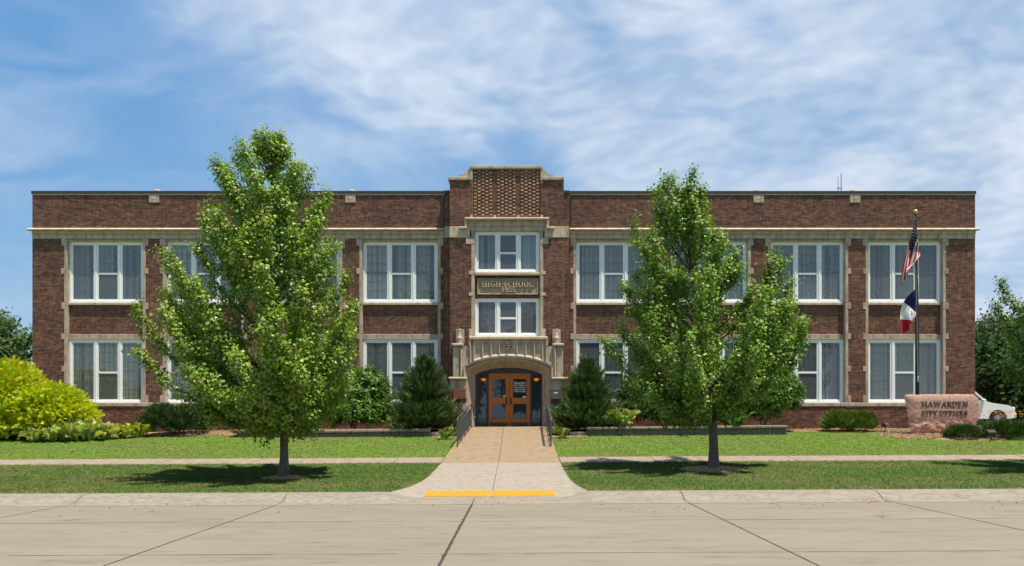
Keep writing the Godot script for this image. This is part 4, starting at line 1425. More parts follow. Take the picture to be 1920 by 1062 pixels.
	for k in 2:
		var c := Vector3(fx(906.9 if k == 0 else 1005.8, zi), fy(710.5, zi), zi + 0.03)
		var t := thing("wall_lamp", lamp_names[k], "wall lamp", c, "amber lamps beside the doors")
		b = MB.new()
		var prof := PackedVector2Array()
		for q in 9:
			var a := q / 8.0 * PI * 0.5
			prof.append(Vector2(0.125 * sin(a), -0.125 * cos(a)))
		b.lathe(prof, 18, Transform3D(Basis.from_scale(Vector3(1, 1, 0.8)), Vector3(0, 0, 0.10)))
		part("lamp_shade", b.mesh(), M.amber_glass, t)
		b = MB.new()
		b.lathe(PackedVector2Array([Vector2(0.135, 0.0), Vector2(0.135, 0.03), Vector2(0.10, 0.06), Vector2(0, 0.065)]), 18, Transform3D(Basis.from_scale(Vector3(1, 1, 0.8)), Vector3(0, 0.001, 0.10)))
		b.box(Vector3(-0.05, -0.06, -0.03), Vector3(0.05, 0.05, 0.02), 0.01)
		part("bracket", b.mesh(), M.bronze, t)
		var l := OmniLight3D.new()
		l.name = "lamp_glow"
		l.light_color = Color(1.0, 0.62, 0.2)
		l.light_energy = 0.006
		l.light_size = 0.06
		l.omni_range = 20.0
		l.omni_attenuation = 2.0
		l.shadow_enabled = true
		t.add_child(l, true)
		l.position = Vector3(0, -0.04, 0.25)
	# plaque and drop box on the pedestals
	tag_box("plaque", "polished red granite plaque on the brick pedestal left of the arch", "plaque", fx(849.5, zf), fx(873.5, zf), fy(748.5, zf), fy(729.5, zf), zf - 0.03, zf + 0.02, M.plaque_red)
	var box := thing("drop_box", "grey metal drop box with white label on the pedestal right of the arch", "drop box", Vector3(fx(1043, zf), fy(749, zf), zf))
	part("case", bx(-0.23, 0.23, 0.0, 0.40, -0.02, 0.12, 0.012), M.steel_box, box)
	part("lid", bx(-0.235, 0.235, 0.402, 0.43, -0.02, 0.13, 0.008), M.steel_box, box)
	part("label_plate", bx(-0.10, 0.06, 0.24, 0.29, 0.119, 0.123), M.lettering_white, box)
	# small lamp over the crown of the arch
	var t := thing("arch_lamp", "small bronze lamp projecting from the stone above the crown of the arch", "lamp", Vector3(fx(953.2, zf), fy(651, zf), zf - 0.11))
	b = MB.new()
	b.tube(PackedVector3Array([Vector3(0, 0, 0), Vector3(0, 0.02, 0.22)]), PackedFloat32Array([0.022, 0.02]), 8)
	part("arm", b.mesh(), M.bronze, t)
	b = MB.new()
	b.lathe(PackedVector2Array([Vector2(0.15, -0.03), Vector2(0.16, 0.0), Vector2(0.10, 0.05), Vector2(0.03, 0.07), Vector2(0, 0.07)]), 14, Transform3D(Basis(), Vector3(0, 0.0, 0.28)))
	part("hood", b.mesh(), M.bronze, t)
	b = MB.new()
	b.lathe(PackedVector2Array([Vector2(0, -0.09), Vector2(0.06, -0.07), Vector2(0.09, -0.028), Vector2(0, -0.028)]), 12, Transform3D(Basis(), Vector3(0, 0.0, 0.28)))
	part("lens", b.mesh(), M.brass, t)


func tag_box(called: String, label: String, category: String, x0: float, x1: float, y0: float, y1: float, z0: float, z1: float, m: Material) -> void:
	var o := MeshInstance3D.new()
	o.name = numbered(called)
	o.mesh = bx(x0, x1, y0, y1, z0, z1, 0.01)
	o.material_override = m
	add_child(o)
	tag(o, label, category)


# ---------------------------------------------------------------- plants
var sprigs := {}


func leaf_blade(b: MB, at: Vector3, dir: Vector3, nn: Vector3, l: float, w: float, lobed: bool) -> void:
	var side := dir.cross(nn).normalized()
	var up := side.cross(dir).normalized()
	if lobed:
		var mid := at + dir * l * 0.5 + up * l * 0.05
		var o := [at, at + dir * l * 0.12 + side * w * 0.42, at + dir * l * 0.42 + side * w * 0.50 - up * l * 0.06, at + dir * l * 0.60 + side * w * 0.22, at + dir * l - up * l * 0.10, at + dir * l * 0.60 - side * w * 0.22, at + dir * l * 0.42 - side * w * 0.50 - up * l * 0.06, at + dir * l * 0.12 - side * w * 0.42]
		for i in 8:
			b.face(mid, o[i], o[(i + 1) % 8], up)
	else:
		var a := at + dir * l * 0.45 + side * w * 0.5 - up * w * 0.12
		var c := at + dir * l * 0.45 - side * w * 0.5 - up * w * 0.12
		var e := at + dir * l - up * l * 0.08
		b.face(at, a, e, up)
		b.face(at, e, c, up)


func make_sprigs() -> void:
	R.seed = 99
	# maple: eight lobed leaves hanging from a twig
	for kind in 2:
		var b := MB.new()
		b.col = Color(0.5, 0.35, 0.3)
		b.tube(PackedVector3Array([Vector3.ZERO, Vector3(0, 0.16, 0.01), Vector3(0.01, 0.30, 0)]), PackedFloat32Array([0.005, 0.004, 0.002]), 3, false)
		for i in 8:
			var a := i * 2.4 + R.randf_range(-0.4, 0.4)
			var h := 0.05 + 0.034 * i
			var out := Vector3(cos(a), 0, sin(a))
			var dir := (out + Vector3(0, R.randf_range(-0.9, 0.35), 0)).normalized()
			var nn := (Vector3.UP + out * R.randf_range(0.0, 0.9) + Vector3(R.randf_range(-0.5, 0.5), 0, R.randf_range(-0.5, 0.5))).normalized()
			var g := R.randf_range(0.8, 1.25)
			b.col = Color(g, g, g * R.randf_range(0.85, 1.2))
			var l := R.randf_range(0.054, 0.092)
			leaf_blade(b, Vector3(0, h, 0) + out * 0.05, dir, nn, l, l * 0.95, true)
		sprigs["maple%d" % kind] = b.mesh()
	# broad leaves for shrubs
	var b := MB.new()
	for i in 9:
		var a := i * 2.4
		var out := Vector3(cos(a), 0, sin(a))
		var dir := (out + Vector3(0, R.randf_range(-0.2, 0.9), 0)).normalized()
		var g := R.randf_range(0.8, 1.25)
		b.col = Color(g, g, g)
		leaf_blade(b, Vector3(0, 0.03 * i, 0), dir, (Vector3.UP + out * 0.3).normalized(), R.randf_range(0.09, 0.14), 0.065, false)
	sprigs["broad"] = b.mesh()
	# yew: a flat feather of needles
	b = MB.new()
	for i in 11:
		for s in [-1.0, 1.0]:
			var at := Vector3(0, 0.026 * i, 0)
			var dir := Vector3(s * 0.8, 0.75, R.randf_range(-0.35, 0.35)).normalized()
			var g := R.randf_range(0.75, 1.3) * (1.0 + 0.05 * i)
			b.col = Color(g, g, g)
			leaf_blade(b, at, dir, Vector3(R.randf_range(-0.4, 0.4), 0.3, 1).normalized(), 0.085 - 0.003 * i, 0.017, false)
	sprigs["yew"] = b.mesh()
	# golden shrub: feathery, cut leaves on a nearly level spray
	b = MB.new()
	for i in 9:
		for s in [-1.0, 1.0]:
			var at := Vector3(0, 0.035 * i, 0)
			var dir := Vector3(s * 0.9, 0.5, R.randf_range(-0.5, 0.1)).normalized()
			var g := R.randf_range(0.8, 1.2)
			b.col = Color(g, g, g)
			leaf_blade(b, at, dir, Vector3(R.randf_range(-0.3, 0.3), 0.1, 1).normalized(), 0.14 - 0.008 * i, 0.045, false)
	sprigs["gold"] = b.mesh()
	# far foliage: a loose clump of large faces
	b = MB.new()
	for i in 12:
		var o := Vector3(R.randfn(0, 0.22), R.randfn(0, 0.18), R.randfn(0, 0.22))
		var dir := Vector3(R.randf_range(-1, 1), R.randf_range(-0.8, 0.4), R.randf_range(-1, 1)).normalized()
		var g := R.randf_range(0.7, 1.3)
		b.col = Color(g, g, g)
		leaf_blade(b, o, dir, Vector3(R.randf_range(-0.5, 0.5), 1, R.randf_range(-0.5, 0.5)).normalized(), R.randf_range(0.16, 0.26), 0.16, false)
	sprigs["far"] = b.mesh()
	# plantain lily: one arching leaf with a pale edge
	for kind in 2:
		b = MB.new()
		var last: Array = []
		for i in 7:
			var u := i / 6.0
			var w := 0.085 * sin(PI * clampf(u * 0.92 + 0.06, 0.0, 1.0)) * (1.0 if u > 0.3 else 0.45 + u * 1.8)
			var p := Vector3(0, 0.30 * sin(u * 1.9) * (1.0 - 0.18 * u), 0.36 * u)
			var row := [p + Vector3(-w, 0.02, 0), p + Vector3(-w * 0.6, 0.002, 0), p, p + Vector3(w * 0.6, 0.002, 0), p + Vector3(w, 0.02, 0)]
			if last:
				for k in 4:
					b.col = Color(1, 1, 1)
					if kind == 0 and (k == 0 or k == 3):
						b.col = Color(1.9, 1.6, 2.8)
					b.quad(last[k], last[k + 1], row[k + 1], row[k], Vector3.UP)
			last = row
		sprigs["hosta%d" % kind] = b.mesh()


func aim(d: Vector3, roll: float) -> Basis:
	var y := d.normalized()
	var x := y.cross(Vector3(0.31, 0.2, 0.93)).normalized()
	var z := x.cross(y)
	return Basis(x, y, z) * Basis(Vector3.UP, roll)


func green(c: Color, spread: float) -> Color:
	var k := R.randf_range(1.0 - spread, 1.0 + spread)
	var w := R.randf_range(0.85, 1.25)
	return Color(c.r * k * w, c.g * k, c.b * k * R.randf_range(0.8, 1.2))


# a street maple. shape: rows of height above ground, reach to the left, reach to the right
func maple(label: String, at: Vector3, trunk_r: float, fork: float, shape: Array, lean: float, limbs: int, seed_no: int, tint: Color, group: String, extra_tops: Array = []) -> Node3D:
	R.seed = seed_no
	var t := thing("maple_tree", label, "tree", at, group)
	var top: float = shape[shape.size() - 1][0]
	var b := MB.new()
	var pts := PackedVector3Array()
	var rad := PackedFloat32Array()
	for i in 15:
		var u := i / 14.0
		pts.append(Vector3(lean * pow(u, 1.6) + 0.03 * sin(u * 9.0), top * 0.97 * u, 0.04 * sin(u * 7.0)))
		rad.append(maxf(trunk_r * (1.0 + 0.35 * exp(-u * 45.0)) * pow(1.0 - u * 0.97, 0.85), 0.008))
	b.tube(pts, rad, 12)
	part("trunk", b.mesh(), M.bark, t)
	var xf: Array[Transform3D] = []
	var cols := PackedColorArray()
	var xf2: Array[Transform3D] = []
	var cols2 := PackedColorArray()
	var trunk_at := func(h: float) -> Vector3:
		var u := clampf(h / (top * 0.97), 0.0, 1.0)
		return Vector3(lean * pow(u, 1.6) + 0.03 * sin(u * 9.0), h, 0.04 * sin(u * 7.0))
	for i in limbs + extra_tops.size():
		var u := pow((i + 0.5) / limbs, 1.08)
		var he := lerpf(shape[0][0], top, u) + R.randf_range(-0.15, 0.15)
		var az := i * 2.39996 + R.randf_range(-0.35, 0.35)
		var end: Vector3
		if i < limbs:
			var l := along(shape.map(func(q): return [q[0], q[1]]), he)
			var r := along(shape.map(func(q): return [q[0], q[2]]), he)
			var dx := cos(az)
			var reach := (l if dx < 0 else r) * absf(dx) + (l + r) * 0.5 * (1.0 - absf(dx))
			reach *= R.randf_range(0.62, 0.95) if i % 3 != 0 else R.randf_range(0.94, 1.07)
			end = Vector3(dx * reach, he, sin(az) * reach)
			end.x += (trunk_at.call(he) as Vector3).x * 0.5
		else:
			end = extra_tops[i - limbs]
			he = end.y
		var out := Vector2(end.x, end.z).length()
		var hs := clampf(he - out * 0.95 - 0.25, fork, top * 0.9)
		if i >= limbs:
			hs = fork + 0.5
		var s: Vector3 = trunk_at.call(hs)
		var ctrl := s.lerp(end, 0.55) + Vector3(end.x - s.x, 0, end.z - s.z) * 0.20 + Vector3(0, -0.14 * out, 0)
		var lb := MB.new()
		var lp := PackedVector3Array()
		var lr := PackedFloat32Array()
		var len := (end - s).length()
		var r0 := clampf(0.014 + len * 0.011, 0.012, trunk_r * 0.5)
		for k in 8:
			var q := k / 7.0
			lp.append(s * (1 - q) * (1 - q) + ctrl * 2.0 * q * (1 - q) + end * q * q)
			lr.append(lerpf(r0, 0.006, q))
		lb.tube(lp, lr, 6, false)
		part("limb", lb.mesh(), M.bark, t)
		# twigs: shoots off the limb, leaf sprigs along every shoot
		var shoots := int(6 + len * 8.8)
		for k in shoots:
			var q := lerpf(0.16, 1.0, pow((k + R.randf()) / shoots, 0.75))
			var p := s * (1 - q) * (1 - q) + ctrl * 2.0 * q * (1 - q) + end * q * q
			var d := ((ctrl - s) * (1 - q) + (end - ctrl) * q).normalized()
			var rnd := Vector3(R.randfn(0, 1), R.randfn(0.15, 0.8), R.randfn(0, 1)).normalized()
			var sd := (d * (0.6 + 0.9 * q * q) + rnd * (1.0 - 0.5 * q) + Vector3(0, 0.25 * q, 0)).normalized()
			var sl := lerpf(0.50, 0.22, q) * R.randf_range(0.5, 1.15) * clampf(0.5 + len * 0.3, 0.6, 1.15)
			var n := int(sl / 0.105) + 1
			for m in n:
				var v := (m + 0.6) / n
				var pos := p + sd * sl * v + Vector3(0, -0.10 * v * v * sl, 0)
				var dd := (sd + Vector3(R.randfn(0, 0.45), R.randfn(-0.05, 0.4), R.randfn(0, 0.45))).normalized()
				var sc := R.randf_range(0.65, 1.25)
				var c := green(tint, 0.30)
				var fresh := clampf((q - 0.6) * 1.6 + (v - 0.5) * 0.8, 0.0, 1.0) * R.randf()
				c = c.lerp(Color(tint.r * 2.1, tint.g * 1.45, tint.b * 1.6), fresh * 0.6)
				if R.randf() < 0.14:
					c = c.lerp(Color(0.40, 0.46, 0.20), R.randf_range(0.3, 0.8))
				if R.randf() < 0.008:
					c = Color(0.20, 0.11, 0.05)
				if (m + k) % 2 == 0:
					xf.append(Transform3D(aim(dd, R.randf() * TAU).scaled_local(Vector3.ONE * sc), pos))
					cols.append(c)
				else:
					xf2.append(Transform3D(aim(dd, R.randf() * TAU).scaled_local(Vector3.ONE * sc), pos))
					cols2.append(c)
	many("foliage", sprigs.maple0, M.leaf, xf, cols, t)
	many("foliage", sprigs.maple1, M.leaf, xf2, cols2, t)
	return t


# a shrub that fills overlapping rounded masses. lobes: [centre, radii]
func shrub(called: String, label: String, category: String, at: Vector3, lobes: Array, sprig: String, m: Material, count: int, tint: Color, up: float, scale: float, seed_no: int, group := "", stems := 4) -> Node3D:
	R.seed = seed_no
	var t := thing(called, label, category, at, group)
	for i in stems:
		var a := i * TAU / stems + 0.4
		var q: Array = lobes[i % lobes.size()]
		var c: Vector3 = q[0]
		var b := MB.new()
		var foot := Vector3(cos(a) * 0.08, -0.05, sin(a) * 0.08)
		b.tube(PackedVector3Array([foot, foot.lerp(c, 0.5) + Vector3(cos(a) * 0.08, 0.05, sin(a) * 0.08), c + Vector3(cos(a), 0.3, sin(a)) * 0.25]), PackedFloat32Array([0.028, 0.02, 0.008]), 6, false)
		part("stem", b.mesh(), M.bark, t)
	var vol := 0.0
	for q in lobes:
		vol += pow(q[1].x * q[1].y * q[1].z, 0.667)
	var xf: Array[Transform3D] = []
	var cols := PackedColorArray()
	for q in lobes:
		var share := int(count * pow(q[1].x * q[1].y * q[1].z, 0.667) / vol)
		for i in share:
			var d := Vector3(R.randfn(0, 1), R.randfn(0, 1), R.randfn(0, 1)).normalized()
			if d.y < -0.55:
				d.y = -d.y
			var bump := 1.0 + 0.22 * noise_a.get_noise_3d(d.x * 3.0 + q[0].x * 4.0, d.y * 3.0 + seed_no, d.z * 3.0)
			var k := pow(R.randf(), 0.33) * bump
			if R.randf() < 0.55:
				k = R.randf_range(0.86, 1.06) * bump
			var p: Vector3 = q[0] + d * q[1] * k
			if p.y < 0.02:
				continue
			var dd := (d + Vector3(0, up, 0) + Vector3(R.randfn(0, 0.35), R.randfn(0, 0.3), R.randfn(0, 0.35))).normalized()
			xf.append(Transform3D(aim(dd, R.randf() * TAU).scaled_local(Vector3.ONE * scale * R.randf_range(0.75, 1.2)), p))
			cols.append(green(tint, 0.28))
	many("foliage", sprigs[sprig], m, xf, cols, t)
	return t


# a cone of yew or spruce, tiers of upswept sprays with an open, ragged outline
func conifer(label: String, at: Vector3, tall: float, wide: float, count: int, seed_no: int, tint: Color, group: String) -> Node3D:
	R.seed = seed_no
	var t := thing("dwarf_conifer", label, "shrub", at, group)
	var b := MB.new()
	b.tube(PackedVector3Array([Vector3(0, -0.1, 0), Vector3(0, tall * 0.5, 0), Vector3(0, tall * 0.97, 0)]), PackedFloat32Array([0.07, 0.045, 0.01]), 8, false)
	part("trunk", b.mesh(), M.bark, t)
	var xf: Array[Transform3D] = []
	var cols := PackedColorArray()
	var boughs := 110
	for i in boughs:
		var u := pow((i + 0.5) / boughs, 1.25)
		var h := lerpf(0.12, tall * 0.96, u)
		var az := i * 2.39996
		var reach := wide * pow(1.0 - u, 0.72) * R.randf_range(0.62, 1.15) + 0.08
		var rise := reach * R.randf_range(0.0, 0.5)
		var out := Vector3(cos(az), 0, sin(az))
		for k in maxi(int(count / boughs * (0.35 + 1.1 * (1.0 - u))), 5):
			var v := pow(R.randf(), 0.55)
			var side := out.cross(Vector3.UP) * R.randfn(0, 0.20) * (reach * v + 0.1)
			var p := Vector3(0, h - 0.1 * reach, 0) + out * reach * v + Vector3(0, rise * v * v + R.randfn(0, 0.07), 0) + side
			if p.y < 0.03:
				continue
			var dd := (out * 0.9 + Vector3(0, 0.55 + 0.9 * u, 0) + side * 1.5 + Vector3(R.randfn(0, 0.3), R.randfn(0, 0.25), R.randfn(0, 0.3))).normalized()
			xf.append(Transform3D(aim(dd, R.randf() * TAU).scaled_local(Vector3.ONE * R.randf_range(0.7, 1.15)), p))
			var c := green(tint, 0.25)
			if v > 0.75 and R.randf() < 0.6:
				c = c.lerp(Color(0.13, 0.21, 0.04), R.randf_range(0.2, 0.8))
			cols.append(c)
	many("foliage", sprigs.yew, M.needle, xf, cols, t)
	return t


func hosta(label: String, at: Vector3, leaves: int, size: float, kind: int, tint: Color, seed_no: int, group: String, spikes := 0) -> void:
	R.seed = seed_no
	var t := thing("hosta", label, "plant", at, group)
	var xf: Array[Transform3D] = []
	var cols := PackedColorArray()
	for i in leaves:
		var a := i * 2.39996
		var u := float(i) / leaves
		var tip := Basis(Vector3.UP, a + R.randf_range(-0.3, 0.3)) * Basis(Vector3.RIGHT, lerpf(0.10, -0.75, u) + R.randf_range(-0.35, 0.30)) * Basis(Vector3.BACK, R.randf_range(-0.5, 0.5))
		xf.append(Transform3D(tip.scaled_local(Vector3.ONE * size * R.randf_range(0.55, 1.15)), Vector3(sin(a), 0, cos(a)) * R.randf_range(0.02, 0.22) * size + Vector3(0, R.randf_range(0.0, 0.10), 0)))
		cols.append(green(tint, 0.45))
	many("leaves", sprigs["hosta%d" % kind], M.leaf, xf, cols, t)
	for i in spikes:
		var b := MB.new()
		var x := R.randf_range(-0.25, 0.25) * size
		var z := R.randf_range(-0.2, 0.2) * size
		var h := R.randf_range(0.55, 0.75) * size
		b.col = Color(0.16, 0.20, 0.08)
		b.tube(PackedVector3Array([Vector3(x, 0, z), Vector3(x * 1.5, h, z * 1.4)]), PackedFloat32Array([0.006, 0.004]), 4, false)
		b.col = Color(0.55, 0.50, 0.55)
		for k in 9:
			var p := Vector3(x * 1.5, h * (0.66 + k * 0.04), z * 1.4)
			leaf_blade(b, p, Vector3(cos(k * 2.4), -0.4, sin(k * 2.4)).normalized(), Vector3.UP, 0.05, 0.025, false)
		part("flower_spike", b.mesh(), M.petal, t)


# a larger tree at a distance: trunk, limbs and clumps of leaves with gaps between
func far_tree(label: String, at: Vector3, tall: float, wide: float, clear: float, seed_no: int, tint: Color, group: String, clumps := 34, per := 46, scale := 1.6) -> Node3D:
	R.seed = seed_no
	var t := thing("broadleaf_tree", label, "tree", at, group)
	var b := MB.new()
	b.tube(PackedVector3Array([Vector3(0, -0.2, 0), Vector3(0.1, tall * 0.3, 0), Vector3(-0.1, tall * 0.75, 0.1)]), PackedFloat32Array([tall * 0.028, tall * 0.021, tall * 0.006]), 9, false)
	part("trunk", b.mesh(), M.bark, t)
	var xf: Array[Transform3D] = []
	var cols := PackedColorArray()
	for i in clumps:
		var u := (i + 0.5) / clumps
		var h := lerpf(clear, tall * 0.93, u)
		var r := wide * sqrt(maxf(1.0 - pow((h - lerpf(clear, tall, 0.42)) / ((tall - clear) * 0.60), 2.0), 0.05)) * R.randf_range(0.55, 1.0)
		var az := i * 2.39996
		var c := Vector3(cos(az) * r, h, sin(az) * r)
		if i % 2 == 0:
			b = MB.new()
			b.tube(PackedVector3Array([Vector3(0, maxf(h - r * 0.8, clear * 0.7), 0), c * Vector3(0.6, 0.95, 0.6), c]), PackedFloat32Array([tall * 0.008, tall * 0.005, 0.02]), 5, false)
			part("limb", b.mesh(), M.bark, t)
		var cr := wide * R.randf_range(0.22, 0.38)
		for k in per:
			var d := Vector3(R.randfn(0, 1), R.randfn(0.2, 0.8), R.randfn(0, 1)).normalized() * pow(R.randf(), 0.4)
			xf.append(Transform3D(aim(d + Vector3(0, 0.4, 0), R.randf() * TAU).scaled_local(Vector3.ONE * scale * R.randf_range(0.7, 1.3)), c + d * cr * Vector3(1.15, 0.8, 1.15)))
			cols.append(green(tint, 0.3))
	many("foliage", sprigs.far, M.far_leaf, xf, cols, t)
	return t


func build_plants() -> void:
	make_sprigs()
	# the two maples in the verge; reach in metres at each height
	var z1 := 14.8
	var x1 := (532.0 - 970.0) * (DIST - z1) / 1600.0
	var k1 := (DIST - z1) / 1600.0
	var a := []
	for q in [[797, 40, 50], [770, 130, 80], [735, 195, 110], [690, 235, 138], [640, 246, 150], [570, 240, 148], [520, 222, 120], [470, 172, 96], [420, 140, 88], [370, 138, 86], [335, 112, 66], [300, 104, 34], [275, 62, 8], [247, 30, -14]]:
		a.append([(893.0 - q[0]) * k1, q[1] * k1, q[2] * k1])
	maple("street maple left of the walk, tall and pointed with a slim leaning top", Vector3(x1, land(x1, z1), z1), 0.115, (893 - 800) * k1, a, -0.42, 128, 1201, Color(0.225, 0.37, 0.040), "young maples in the verge")
	var z2 := 13.2
	var x2 := (1338.0 - 970.0) * (DIST - z2) / 1600.0
	var k2 := (DIST - z2) / 1600.0
	a = []
	for q in [[778, 30, 20], [758, 105, 34], [730, 155, 62], [690, 180, 118], [650, 195, 165], [610, 180, 168], [570, 165, 120], [520, 150, 70], [480, 140, 55], [430, 128, 20], [395, 112, -22], [365, 92, -44], [342, 76, -66]]:
		a.append([(883.0 - q[0]) * k2, q[1] * k2, q[2] * k2])
	var tops := []
	for q in [[118, 405], [126, 380], [108, 360], [135, 340], [150, 310], [95, 320], [165, 270], [110, 290], [140, 250], [128, 300], [178, 250], [150, 200], [100, 230], [176, 268]]:
		tops.append(Vector3(q[0] * k2, q[1] * k2, R.randf_range(-0.5, 0.5)))
	maple("street maple right of the walk, with a second lower top on its right", Vector3(x2, land(x2, z2), z2), 0.135, (883 - 792) * k2, a, -1.02, 92, 1302, Color(0.19, 0.34, 0.038), "young maples in the verge", tops)
	# a third street tree, mostly beyond the right edge
	a = []
	for q in [[1.9, 0.7, 0.8], [2.4, 1.9, 2.0], [3.2, 2.7, 2.7], [4.2, 3.0, 2.9], [5.2, 2.5, 2.5], [6.2, 1.7, 1.7], [7.2, 0.8, 0.8], [8.0, 0.1, 0.1]]:
		a.append(q)
	maple("street maple at the right end of the verge, its left boughs overhanging the lawn", Vector3(15.85, land(15.9, 14.2), 14.2), 0.13, 1.8, a, 0.1, 60, 1403, Color(0.11, 0.22, 0.028), "young maples in the verge")

	# planting along the front
	var gold := Color(0.62, 0.66, 0.03)
	shrub("golden_shrub", "large golden yellow shrub with feathery leaves at the left end of the building", "shrub", Vector3(-19.95, land(-19.9, 3.0), 3.0), [
		[Vector3(-2.6, 1.5, 0), Vector3(2.0, 1.45, 1.5)], [Vector3(-0.4, 1.45, 0.2), Vector3(1.8, 1.5, 1.5)], [Vector3(1.4, 1.05, 0.2), Vector3(1.5, 1.05, 1.3)], [Vector3(2.3, 0.75, 0.2), Vector3(1.0, 0.75, 1.0)], [Vector3(-1.4, 2.25, -0.1), Vector3(1.2, 0.75, 1.0)], [Vector3(-2.4, 0.45, 0.5), Vector3(2.4, 0.55, 1.2)], [Vector3(1.2, 0.40, 0.4), Vector3(1.7, 0.48, 1.0)],
	], "gold", M.leaf, 14500, gold, -0.1, 0.74, 61, "", 7)
	var lily := "variegated hostas at the front bed"
	var hk := 0
	for q in [[-18.2, 4.6, 0.75, 0], [-17.6, 4.5, 0.9, 0], [-17.0, 4.3, 1.05, 2], [-16.4, 4.1, 1.05, 3], [-15.9, 3.8, 0.9, 1]]:
		hosta(["hosta with cream edges, in the dark at the golden shrub's foot", "hosta with cream edges, second out from the golden shrub", "hosta with cream edges and flower spikes, middle of the row by the golden shrub", "hosta with cream edges and three flower spikes, beside the low gold hosta", "hosta with cream edges, outermost of the cream row by the golden shrub"][hk], Vector3(q[0], land(q[0], q[1]), q[1]), 48, q[2] * 1.55, 0, Color(0.42, 0.46, 0.17), 700 + hk, lily, q[3])
		hk += 1
	for q in [[-15.5, 3.3], [-15.0, 3.1]]:
		hosta(["low gold hosta beside the cream-edged hostas", "low gold hosta next to the dark yew mound"][hk - 5], Vector3(q[0], land(q[0], q[1]), q[1]), 46, 1.2, 1, Color(0.38, 0.40, 0.06), 700 + hk, "low gold hostas")
		hk += 1
	shrub("yew_bush", "low dark green yew mound left of the left maple's trunk", "shrub", Vector3(-13.7, land(-13.7, 2.3), 2.3), [
		[Vector3(-0.6, 0.50, 0), Vector3(0.75, 0.52, 0.7)], [Vector3(0.30, 0.46, 0), Vector3(0.72, 0.50, 0.7)],
	], "yew", M.needle, 2600, Color(0.045, 0.09, 0.020), 0.9, 1.15, 62)
	var leafy := Color(0.095, 0.20, 0.020)
	shrub("leafy_shrub", "broad dark shrub in the bed behind the left maple's trunk", "shrub", Vector3(-9.9, 1.3, 1.5), [[Vector3(-0.5, 0.8, 0), Vector3(1.0, 0.85, 0.8)], [Vector3(0.6, 0.9, 0), Vector3(1.0, 0.95, 0.8)]], "broad", M.leaf, 2200, Color(0.05, 0.11, 0.018), 0.3, 1.2, 63, "", 4)
	shrub("leafy_shrub", "rounded mid green shrub between the left maple and the left conifer", "shrub", Vector3(-6.75, 1.32, 1.7), [[Vector3(-0.55, 1.15, 0), Vector3(1.05, 1.05, 0.9)], [Vector3(0.45, 1.25, 0), Vector3(0.95, 1.0, 0.85)], [Vector3(0.2, 0.6, 0.35), Vector3(1.1, 0.55, 0.7)]], "broad", M.leaf, 3600, leafy, 0.35, 1.25, 64, "", 5)
	shrub("leafy_shrub", "dark shrub in the bed behind the right maple's trunk, below the windows", "shrub", Vector3(6.0, 1.35, 1.5), [[Vector3(-0.7, 1.0, 0), Vector3(1.0, 1.0, 0.8)], [Vector3(0.8, 1.05, 0), Vector3(1.1, 1.1, 0.8)]], "broad", M.leaf, 3000, Color(0.055, 0.12, 0.018), 0.3, 1.25, 65, "", 4)
	shrub("leafy_shrub", "leafy shrub on a bare stem at the right end of the timber edging", "shrub", Vector3(10.15, 1.40, 1.7), [[Vector3(-0.1, 1.35, 0), Vector3(0.95, 0.85, 0.8)], [Vector3(0.55, 1.25, 0), Vector3(0.8, 0.75, 0.7)], [Vector3(-0.1, 0.75, 0), Vector3(0.55, 0.45, 0.45)]], "broad", M.leaf, 3000, leafy, 0.35, 1.25, 66, "", 4)
	conifer("dark green dwarf conifer left of the walk and railing", Vector3(-3.75, 1.28, 2.3), 2.95, 1.42, 6400, 67, Color(0.036, 0.072, 0.018), "cone shaped conifers beside the entrance")
	conifer("dark green dwarf conifer right of the walk and railing", Vector3(2.85, 1.28, 2.2), 2.85, 1.38, 6200, 68, Color(0.042, 0.088, 0.020), "cone shaped conifers beside the entrance")
	hosta("small cream hosta between the rounded shrub and the left conifer", Vector3(-5.05, 1.36, 2.9), 34, 0.75, 0, Color(0.16, 0.22, 0.06), 710, "variegated hostas at the front bed")
	hosta("bright cream hosta beside the right conifer on the timber edging", Vector3(4.15, 1.40, 2.9), 64, 1.7, 0, Color(0.46, 0.52, 0.22), 711, "variegated hostas at the front bed")
	hk = 0
	for q in [[6.5, 2.9, 1.2], [7.3, 2.9, 1.1], [8.6, 2.9, 1.15]]:
		hosta(["plain green hosta left of the right maple's trunk", "plain green hosta close behind the right maple's trunk", "plain green hosta right of the right maple's trunk"][hk], Vector3(q[0], 1.40, q[1]), 66, q[2] * 1.4, 1, Color(0.12, 0.24, 0.05), 720 + hk, "green hostas behind the right maple")
		hk += 1
	var yew := Color(0.050, 0.095, 0.016)
	shrub("yew_bush", "low bright yew hedge mound under the windows left of the stone sign", "shrub", Vector3(13.55, land(13.5, 2.0), 2.0), [[Vector3(-0.48, 0.30, 0), Vector3(0.50, 0.36, 0.5)], [Vector3(0.35, 0.30, 0), Vector3(0.62, 0.36, 0.5)]], "yew", M.needle, 2300, Color(0.12, 0.19, 0.020), 1.1, 0.92, 69)
	shrub("yew_bush", "small round yew in front of the stone sign", "shrub", Vector3(16.6, land(16.6, 5.0), 5.0), [[Vector3(0, 0.16, 0), Vector3(0.58, 0.22, 0.42)]], "yew", M.needle, 1000, yew * 1.1, 0.8, 0.7, 70)
	shrub("yew_bush", "dark spreading yew behind the floodlight right of the stone sign", "shrub", Vector3(18.1, land(18.1, 5.2), 5.2), [[Vector3(-0.2, 0.22, 0), Vector3(0.55, 0.30, 0.5)], [Vector3(0.45, 0.2, 0), Vector3(0.5, 0.26, 0.5)]], "yew", M.needle, 1300, Color(0.05, 0.10, 0.018), 0.8, 0.75, 71)
